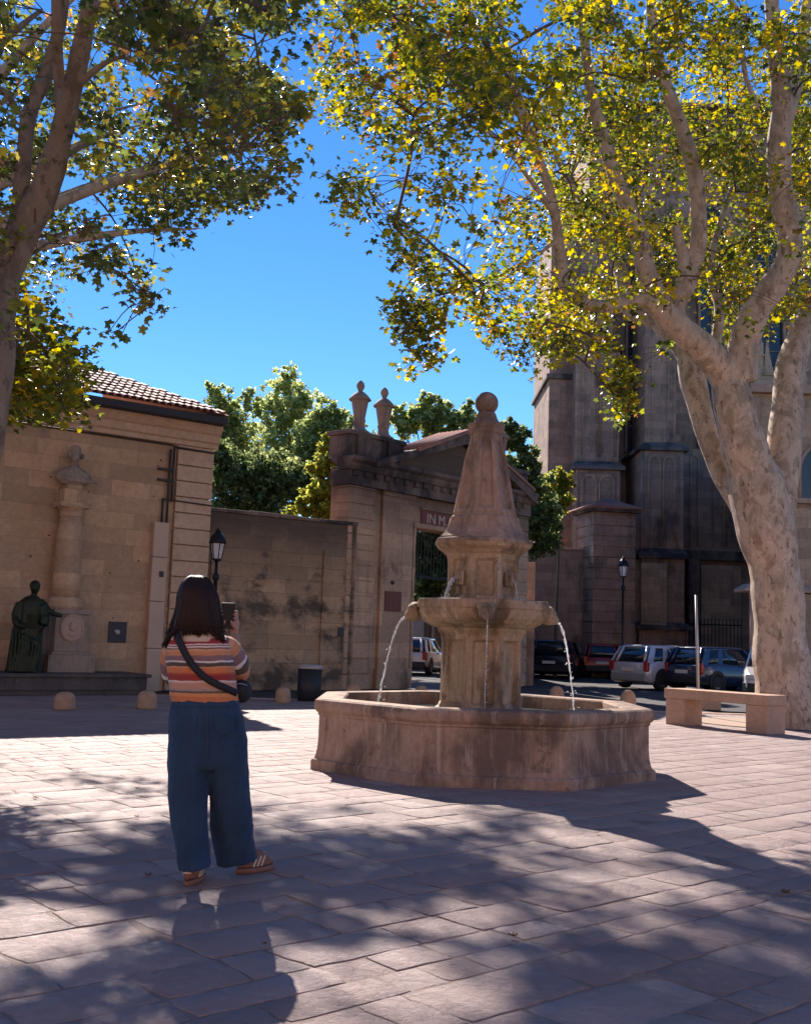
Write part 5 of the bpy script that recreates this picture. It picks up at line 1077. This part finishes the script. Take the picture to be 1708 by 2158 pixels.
hc = P(419, 1268); fd = Vector((.36, .93, 0)).normalized(); sdv = Vector((fd.y, -fd.x, 0))
m.loft([prow(1600, 380, 500, .10), prow(1520, 372, 500, .105), prow(1450, 372, 484, .09), prow(1400, 366, 480, .09), prow(1356, 372, 468, .08), prow(1338, 392, 450, .055), prow(1325, 398, 442, .055), prow(1296, 400, 440, .055)])
m.ball(hc, .098, 20, 14, (.86, 1.0, 1.22))
m.ball(hc+fd*.02+Vector((0, 0, -.055)), .078, 16, 10, (.85, 1, .95))
m.loft([[hc+fd*(.088+.028*q)+sdv*(.014*math.cos(a)*(1+.3*q))+Vector((0, 0, .02-.05*q+.012*math.sin(a))) for a in [2*math.pi*j/8 for j in range(8)]] for q in (0, .5, 1)])
for sg in (-1, 1):
    m.ball(hc+sdv*sg*.086+Vector((0, 0, -.01)), .028, 10, 8, (.5, .8, 1.2)); m.ball(hc+fd*.088+sdv*sg*.034+Vector((0, 0, .012)), .014, 8, 6)
m.ball(hc+fd*.092+Vector((0, 0, -.062)), .018, 10, 6, (1.3, .6, .5))
# arms and hands around the phone
ph = P(480, 1298, 6.16); pq_ = Vector((.97, .24, 0)).normalized()      # phone centre and its width direction
pn = Vector((-pq_.y, pq_.x, 0))                                          # away from her
def arm(sh, el, wr_, r=(.045, .04, .036, .026)):
    q = cr([(*sh, r[0]), (*sh.lerp(el, .5), r[1]), (*el, r[2]), (*el.lerp(wr_, .35), r[2]*1.02), (*wr_, r[3])], 5); m.tube([Vector(x[:3]) for x in q], [x[3] for x in q], 12)
wR = ph+pq_*.045-Vector((0, 0, .11))+pn*.03; wL = ph-pq_*.045-Vector((0, 0, .11))+pn*.03
eR = P(503, 1420, 5.94); eL = P(372, 1432, 5.98)
arm(P(478, 1358), eR, wR); arm(P(364, 1358), eL, wL)
for sg, wst in ((1, wR), (-1, wL)):
    pc = ph+pq_*sg*.046-Vector((0, 0, .045))+pn*.022
    m.tube([wst, wst.lerp(pc, .5), pc, pc+Vector((0, 0, .03))], [.026, .028, .030, .022], 10, squash=.6)
    for k in range(4):                                 # fingers behind the phone, tips curling over its edge
        a0 = pc+Vector((0, 0, -.012+.021*k))+pn*.004; ln = (.062, .07, .066, .052)[k]
        m.tube([a0, a0-pq_*sg*(-.012)+pn*.012+Vector((0, 0, .012)), a0+pq_*sg*.010+Vector((0, 0, .020)), a0+pq_*sg*.004-pn*.022+Vector((0, 0, .022)), a0-pq_*sg*(ln*.25)-pn*.038+Vector((0, 0, .022))], [.0095, .009, .0085, .008, .006], 8)
    th0 = pc-Vector((0, 0, .03))-pn*.01
    m.tube([th0, th0-pn*.022-pq_*sg*.010+Vector((0, 0, .016)), th0-pn*.034-pq_*sg*.024+Vector((0, 0, .034)), th0-pn*.034-pq_*sg*.030+Vector((0, 0, .050))], [.013, .0115, .010, .0075], 8)
# ankles
m.tube([P(400, 1700, 5.76), P(404, 1800, 5.75), Vector((gnd(396, 1866).x+.005, gnd(396, 1866).y+.025, .075))], [.05, .038, .036], 12); m.tube([P(490, 1700, 5.88), P(508, 1790, 5.95), Vector((gnd(536, 1838).x-.045, gnd(536, 1838).y-.03, .08))], [.05, .038, .036], 12)
m.build('body', skin, wo_, remesh=.0055)
def creases(o, size, strength, squash):
    tx = bpy.data.textures.new('cloth_creases', 'CLOUDS'); tx.noise_scale = size; tx.noise_depth = 2
    e_ = empty('crease_guide', (0, 0, 0)); e_.scale = (1, 1, squash); e_.rotation_euler = (R(8), R(14), 0); e_.parent = o.parent; e_['kind'] = 'helper'
    d_ = o.modifiers.new('creases', 'DISPLACE'); d_.texture = tx; d_.texture_coords = 'OBJECT'; d_.texture_coords_object = e_; d_.strength = strength; d_.mid_level = .5
# sweater
stp = [(0, (.55, .20, .085)), (.10, (.62, .27, .12)), (.145, (.13, .10, .08)), (.175, (.33, .27, .25)), (.20, (.50, .27, .20)), (.275, (.60, .40, .32)), (.292, (.66, .58, .54)), (.308, (.30, .05, .045)), (.385, (.42, .09, .06)), (.41, (.58, .20, .085)), (.475, (.60, .30, .16)), (.495, (.10, .075, .065)), (.545, (.68, .62, .60)), (.568, (.24, .145, .16)), (.635, (.56, .25, .13)), (.69, (.60, .33, .19)), (.722, (.22, .12, .09)), (.742, (.68, .6, .55)), (.760, (.26, .09, .08)), (.775, (.68, .6, .55)), (.79, (.33, .045, .05))]
def knit(name, stops):
    t = NT(name); at_ = t.n('ShaderNodeAttribute', attribute_name='st'); v = t.co()
    f = t.math('ADD', at_.outputs['Fac'], t.math('MULTIPLY', t.math('SUBTRACT', t.noise(v, 9, 3), .5), .05))
    c = t.ramp(f, stops, True); n = t.noise(v, 260, 2); c = t.mix(.3, c, t.mix(n, tuple([.05]*3), tuple([1]*3)), 'SOFT_LIGHT')
    w_ = t.n('ShaderNodeTexWave'); w_.inputs['Scale'].default_value = 60; w_.bands_direction = 'Z'; t.l(v, w_.inputs[0])
    nr = t.bump(t.noise(v, 14, 4), .5, .02); nr = t.bump(t.math('ADD', n, w_.outputs['Fac']), .35, .004, nr)
    return t.pbr(c, .9, 0, nr, .15, **{'Sheen Weight': .15})
M['knit'] = knit('striped_knit', stp)
m = MB(); st = []
rows = [(1482, 362, 500, .112, 4), (1470, 359, 502, .118, 3), (1450, 357, 500, .12, 2), (1430, 355, 497, .118, 1), (1405, 352, 494, .117, 0), (1385, 349, 493, .118, 0), (1368, 349, 492, .115, 0), (1354, 354, 487, .105, 0), (1345, 366, 475, .09, 0), (1339, 384, 458, .07, 0), (1333, 392, 449, .062, 0)]
q = cr(rows, 3); rr = []
for i, (py, pl, pr, dp, tl) in enumerate(q):
    rr.append(prow(py-tl, pl, pr, dp, wr=.006+.010*math.sin(i*.8)**2, ph=i*.35, tilt=tl*2)); st += [(1482-py)/(1482-1335)*.93]*36
m.loft(rr, True, True); 
def sleeve(pts, rs, s0, s1):
    global st
    q = cr([(*p, r) for p, r in zip(pts, rs)], 6); n = 18; k0 = len(m.v)
    m.tube([Vector(x[:3]) for x in q], [x[3]*(1+.035*math.sin(i*1.7)) for i, x in enumerate(q)], n)
    for i in range(len(q)): st += [s0+(s1-s0)*i/(len(q)-1)]*n
sleeve([P(464, 1360, 5.80), P(480, 1366, 5.82), P(492, 1384, 5.86), P(501, 1405, 5.91), P(503, 1419, 5.97)], [.054, .062, .064, .066, .060], .78, .40)
sleeve([P(372, 1360, 5.80), P(360, 1375, 5.83), P(358, 1405, 5.90), P(370, 1430, 5.98), P(392, 1425, 6.05)], [.05, .052, .056, .056, .05], .78, .40)
sw_ = m.build('sweater', M['knit'], wo_, attr=('st', st), subd=2); creases(sw_, .05, .010, 1.0)
M['cream'] = plain('cream_knit', (.55, .42, .32), .9, nscale=60, bump=.3, var=.1)
m = MB(); m.loft([prow(1352, 372, 470, .108), prow(1345, 374, 467, .103), prow(1338, 382, 460, .088), prow(1332, 389, 452, .07), prow(1325, 394, 447, .064)], True, False); m.build('collar', M['cream'], wo_, subd=1)
# trousers
t = NT('navy_denim'); v = t.co(); n = t.noise(v, 5, 5, .6); n2 = t.noise(v, 300, 2); w_ = t.n('ShaderNodeTexWave'); w_.inputs['Scale'].default_value = 55; w_.inputs['Distortion'].default_value = .5; w_.bands_direction = 'DIAGONAL'; t.l(v, w_.inputs[0])
c = t.mix(t.ramp(n, [(.35, 0), (.7, 1)]), (.012, .030, .066), (.022, .055, .115)); c = t.mix(t.math('MULTIPLY', n2, .35), c, (.045, .085, .15))
nr = t.bump(t.noise(t.co(scale=(1, 1, .35)), 9, 4, .55, .6), .7, .03); nr = t.bump(t.math('ADD', n2, t.math('MULTIPLY', w_.outputs['Fac'], .4)), .3, .002, nr); M['denim'] = t.pbr(c, .85, 0, nr, .2, **{'Sheen Weight': .1})
m = MB()
m.loft([prow(1474, 363, 499, .108), prow(1484, 361, 503, .112), prow(1510, 358, 513, .125), prow(1540, 356, 518, .132), prow(1575, 355, 520, .128), prow(1606, 355, 521, .118), prow(1620, 358, 518, .10)])
def leg(rows, ph0):
    q = cr(rows, 4); m.loft([prow(py, pl, pr, dp, Yc, 40, .02*min(1, i/8), ph0+i*.16+.5*math.sin(i*.6), 2.1, tl) for i, (py, pl, pr, dp, Yc, tl) in enumerate(q)])
leg([(1560, 356, 445, .12, 5.80, 0), (1612, 354, 440, .115, 5.79, 0), (1650, 355, 440, .105, 5.77, 0), (1700, 357, 437, .10, 5.75, 0), (1760, 366, 439, .10, 5.73, 0), (1800, 373, 443, .105, 5.71, -2), (1834, 379, 446, .11, 5.70, -10)], 0)
leg([(1560, 432, 520, .12, 5.80, 0), (1612, 440, 522, .115, 5.82, 0), (1650, 441, 525, .108, 5.84, 0), (1700, 443, 529, .105, 5.87, 0), (1760, 447, 535, .108, 5.91, 0), (1790, 453, 538, .112, 5.94, 0), (1823, 456, 542, .115, 5.96, -10)], 2)
creases(m.build('trousers', M['denim'], wo_, remesh=.007), .055, .017, 3.2)
m = MB(); m.loft([prow(1474, 362, 501, .114), prow(1486, 360, 505, .119)], True, False)
m.build('waistband', M['denim'], wo_)
M['stitch'] = plain('denim_stitching', (.05, .06, .08), .9)
for px0, px1 in ((378, 415), (452, 492)):              # back pockets
    def pk(px, py): hw_ = 79; d_ = .132*(1-min(.95, abs(px-438)/hw_)**2.3)**(1/2.3); return P(px, py, YP-d_-.004)
    m = MB(); m.add([pk(px0, 1512), pk((px0+px1)/2, 1512), pk(px1, 1512), pk(px1-1, 1542), pk((px0+px1)/2, 1550), pk(px0+1, 1542)]+[pk(px0, 1512)+Vector((0, .01, 0)), pk((px0+px1)/2, 1512)+Vector((0, .01, 0)), pk(px1, 1512)+Vector((0, .01, 0)), pk(px1-1, 1542)+Vector((0, .01, 0)), pk((px0+px1)/2, 1550)+Vector((0, .01, 0)), pk(px0+1, 1542)+Vector((0, .01, 0))],
        [(0, 1, 4, 5), (1, 2, 3, 4), (6, 11, 10, 7), (7, 10, 9, 8), (0, 5, 11, 6), (5, 4, 10, 11), (4, 3, 9, 10), (3, 2, 8, 9), (2, 1, 7, 8), (1, 0, 6, 7)]); m.build('back_pocket', M['denim'], wo_, bevel=.002)
m = MB(); m.tube([pk(437, y_) for y_ in range(1488, 1600, 12)], .003, 5); m.build('seam', M['stitch'], wo_)
# shoes
def shoe(c, ang, tan_, lab):
    o = None; u = Vector((math.cos(ang), math.sin(ang), 0)); s = Vector((-u.y, u.x, 0)); c = Vector(c)
    def sec(x, w, z, top, n=20, lift=0): return [c+u*(x)+s*(w*math.cos(a))+Vector((0, 0, lift+(z+(top-z)*(math.sin(a)*.5+.5)))) for a in [2*math.pi*j/n for j in range(n)]]
    def flat(z, k, n=30):
        out = []
        for j in range(n):
            a = 2*math.pi*j/n; x = .135*math.cos(a); w_ = (.041+.008*math.cos(a)-.006*math.cos(2*a))*math.sin(a); out.append(c+u*x*k+s*w_*k+Vector((0, 0, z)))
        return out
    m = MB(); m.loft([flat(.0, .98), flat(.012, 1.02), flat(.028, 1.0), flat(.030, .95)]); so_ = m.build('shoe', tan_, wo_)
    def up(z, x0, x1, w_, n=28):
        return [c+u*((x0+x1)/2+(x1-x0)/2*math.cos(2*math.pi*j/n))+s*(w_*(1+.12*math.cos(2*math.pi*j/n))*math.sin(2*math.pi*j/n))+Vector((0, 0, z)) for j in range(n)]
    m = MB(); m.loft([up(.026, -.132, .132, .043), up(.045, -.132, .124, .045), up(.064, -.131, .105, .044), up(.085, -.129, .075, .042), up(.108, -.127, .045, .040), up(.124, -.124, .035, .037)]); m.build('upper', M['cream_shoe'], so_, subd=1)
    m = MB()
    for sg in (-1, 1):
        for k in range(3):
            x = -.035+.028*k; m.box(c+u*x+s*sg*.0435+Vector((0, 0, .064)), (.010, .006, .062), ang, 0, R(24))
    m.islands('stripe', M['stripe_white'], so_)
    m = MB(); m.box(c-u*.127+Vector((0, 0, .095)), (.014, .05, .055), ang); m.build('heel_tab', M['stripe_white'], so_, bevel=.004)
    m = MB()
    for k in range(4): m.box(c+u*(.02+.018*k)+Vector((0, 0, .087-.010*k)), (.006, .05, .005), ang)
    m.build('laces', M['stripe_white'], so_)
M['sole'] = plain('gum_sole', (.24, .11, .07), .6, nscale=20); M['cream_shoe'] = plain('brown_suede', (.25, .115, .07), .85, nscale=50, bump=.2); M['stripe_white'] = plain('cream_leather', (.66, .55, .43), .6)
fl = gnd(396, 1866); fr = gnd(536, 1838)
shoe((fl.x+.015, fl.y+.09, .0), R(82), M['sole'], ''); shoe((fr.x, fr.y+.02, .0), R(46), M['sole'], '')
# hair
t = NT('dark_hair'); v = t.co(scale=(1, 1, .12)); n = t.noise(v, 95, 4, .6); M['hair'] = t.pbr(t.mix(n, (.008, .004, .004), (.036, .016, .012)), .5, 0, t.bump(n, .6, .006), .2)
m = MB(); rows = [(1214.5, 411, 420, .01), (1216, 402, 429, .03), (1220, 394, 437, .052), (1229, 386, 445, .076), (1243, 380, 453, .096), (1260, 376, 459, .107), (1280, 374, 462, .108), (1300, 369, 465, .106), (1314, 364, 468, .102), (1325, 361, 469, .096)]
q = cr(rows, 3); m.loft([prow(py, pl, pr, dp, 5.81, 36, .012, i*.05, 2.1) for i, (py, pl, pr, dp) in enumerate(q)])
rg = random.Random(4)
for k in range(150):
    a = math.pi+math.pi*(k+.5)/150*1.0; ca, sa = math.cos(a), math.sin(a)     # back half
    pts = []; rad = []
    end = rg.uniform(-4, 7)+ (14 if rg.random() < .06 else 0)
    sw = 0
    for i, (py, pl, pr, dp) in enumerate(q[2:]):
        f_ = i/(len(q)-3); c = P((pl+pr)/2, py, 5.81); hx = (P(pr, py, 5.81).x-P(pl, py, 5.81).x)/2
        pts.append(Vector((c.x+hx*ca*1.02, 5.81+dp*sa*1.03, c.z))); rad.append(.0075*(1-.3*f_))
    l_ = pts[-1]
    if ca < -.55: ends = [(358, 1332), (351, 1345), (343, 1362)] if ca < -.8 else [(366, 1328), (360, 1338)]
    elif ca > .5: ends = [(464, 1332), (468, 1344), (474, 1354)] if ca > .7 else [(454, 1334), (462, 1346)]
    else: ends = []
    for ex, ey in ends: pts.append(P(ex+rg.uniform(-4, 9)*(-1 if ca > 0 else 1), ey+rg.uniform(-5, 5), 5.81-.09*abs(sa)-.025)); rad.append(rad[-1]*.75)
    if not ends: pts.append(l_+Vector((rg.uniform(-.006, .006), -.012, -.0025*(8+end)))); rad.append(.003)
    else: rad[-1] = .002
    m.tube(pts, rad, 5)
for k in range(46):
    a = math.pi+math.pi*rg.random(); ca, sa = math.cos(a), math.sin(a); pts = []; w0 = rg.uniform(1.03, 1.09); ph_ = rg.uniform(0, 6)
    for i, (py, pl, pr, dp) in enumerate(q[3:]):
        c = P((pl+pr)/2, py, 5.81); hx = (P(pr, py, 5.81).x-P(pl, py, 5.81).x)/2; a2 = a+.05*math.sin(ph_+i*.25)
        pts.append(Vector((c.x+hx*math.cos(a2)*w0, 5.81+dp*math.sin(a2)*w0, c.z)))
    dn = rg.uniform(.005, .045); pts += [pts[-1]+Vector((ca*.01, -.012, -dn*.5)), pts[-1]+Vector((ca*.022+rg.uniform(-.01, .01), -.014, -dn))]
    m.tube(pts, [.0026]*(len(pts)-1)+[.0008], 4)
m.build('hair', M['hair'], wo_)
# phone, bag
po = empty('phone', ph, 0, 'black phone held up in both hands by the woman', 'phone'); fr_ang = math.atan2(pq_.y, pq_.x)
m = MB(); m.box(ph, (.080, .009, .150), fr_ang, R(-4)); m.build('phone_case', M['black_trim'], po, bevel=.004)
m = MB(); m.box(ph-pn*.0055, (.068, .001, .132), fr_ang, R(-4)); m.build('phone_screen', plain('phone_screen_glass', (.012, .012, .016), .4, spec=.2), po)
bc = P(509, 1457, 5.86); bo = empty('shoulder_bag', bc, 0, 'small black crossbody bag with wide strap worn by the woman', 'bag')
M['bag'] = plain('black_nylon', (.012, .012, .018), .7, nscale=40, bump=.2)
m = MB(); m.ball(bc, .058, 20, 12, (1.0, 1.15, 1.1)); m.box(bc+Vector((-.01, 0, -.02)), (.085, .09, .075)); m.build('bag_body', M['bag'], bo, remesh=.007)
m = MB(); m.tube([bc+Vector((-.035, -.062, .035)), bc+Vector((0, -.066, .045)), bc+Vector((.035, -.05, .035))], .003, 6); m.build('zip', M['rim'], bo)
sp = cr([(372, 1331), (375, 1345), (384, 1366), (397, 1390), (414, 1412), (436, 1431), (460, 1444), (484, 1454), (500, 1462)], 4)
def backY(px, py):
    k = max(0, min(1, (1482-py)/150)); pl = 357+4*math.sin(k*3); c = 425; h_ = 70; x = min(.97, abs(px-c)/h_); d = (.12 if py > 1350 else .09+.03*(py-1331)/19)
    return YP-d*(1-x**2.3)**(1/2.3)-.012
m = MB(); L_ = []
for i, (px, py) in enumerate(sp):
    a = sp[max(0, i-1)]; b = sp[min(len(sp)-1, i+1)]; tx, ty = b[0]-a[0], b[1]-a[1]; l_ = math.hypot(tx, ty); nx, ny = -ty/l_*7.5, tx/l_*7.5
    A_ = P(px+nx, py+ny, backY(px+nx, py+ny)); B_ = P(px-nx, py-ny, backY(px-nx, py-ny)); o_ = Vector((0, .006, 0)); L_.append([A_, B_, B_+o_, A_+o_])
p_ = P(374, 1324, YP); L_ = [[p_+Vector((-.02, -.02, 0)), p_+Vector((.02, -.02, 0)), p_+Vector((.02, -.014, -.004)), p_+Vector((-.02, -.014, -.004))]]+L_
m.loft(L_, True); m.build('strap', M['bag'], bo)

# ================================================================== FALLEN LEAVES
M['dry'] = plain('dry_leaf', (.17, .075, .035), .7, nscale=60, var=.3)
def fallen(px, py, s, rz, lab, curl=.5):
    g_ = gnd(px, py); o = MB(); pts = PLANE.copy(); vs = []
    for x, y, z in pts:
        z2 = min(curl, .8)*(x*x*1.6+abs(y-.2)**2*.6)*.9; x = x*(1-.35*min(1, curl)); a = rz; vs.append((g_.x+s*(x*math.cos(a)-y*math.sin(a)), g_.y+s*(x*math.sin(a)+y*math.cos(a)), .012+s*z2))
    o.add(vs, [tuple(t_) for t_ in PLANE_T], True); ob = MB(); ob.v = o.v; ob.f = o.f; ob.sm = o.sm
    x = ob.build('fallen_leaf', M['dry'], None); sld = x.modifiers.new('thick', 'SOLIDIFY'); sld.thickness = .002
    tag(x, lab, 'leaf', 'dry leaves on the paving')
for a in ((313, 1852, .075, .5, 'dark curled dry leaf lying left of the womans shoes', 1.6), (291, 1725, .05, 2, 'dry leaf on the sunny paving left of her knees', .9), (78, 1685, .07, 1, 'dry leaf in shade at the far left of the paving', 1.0),
          (1257, 1759, .05, 3, 'tiny dark dry leaf below the fountain base', 1.2), (1648, 1886, .085, 4, 'reddish dry leaf at the right end of the paving', 1.0), (1085, 1980, .065, .8, 'long narrow dry leaf in the bottom middle of the paving', 1.8),
          (285, 1665, .045, 5, 'small dry leaf just left of her thigh on the paving', .8), (560, 1995, .03, 2.2, 'tiny dry crumb of leaf inside her shadow', 1.0)):
    fallen(*a)
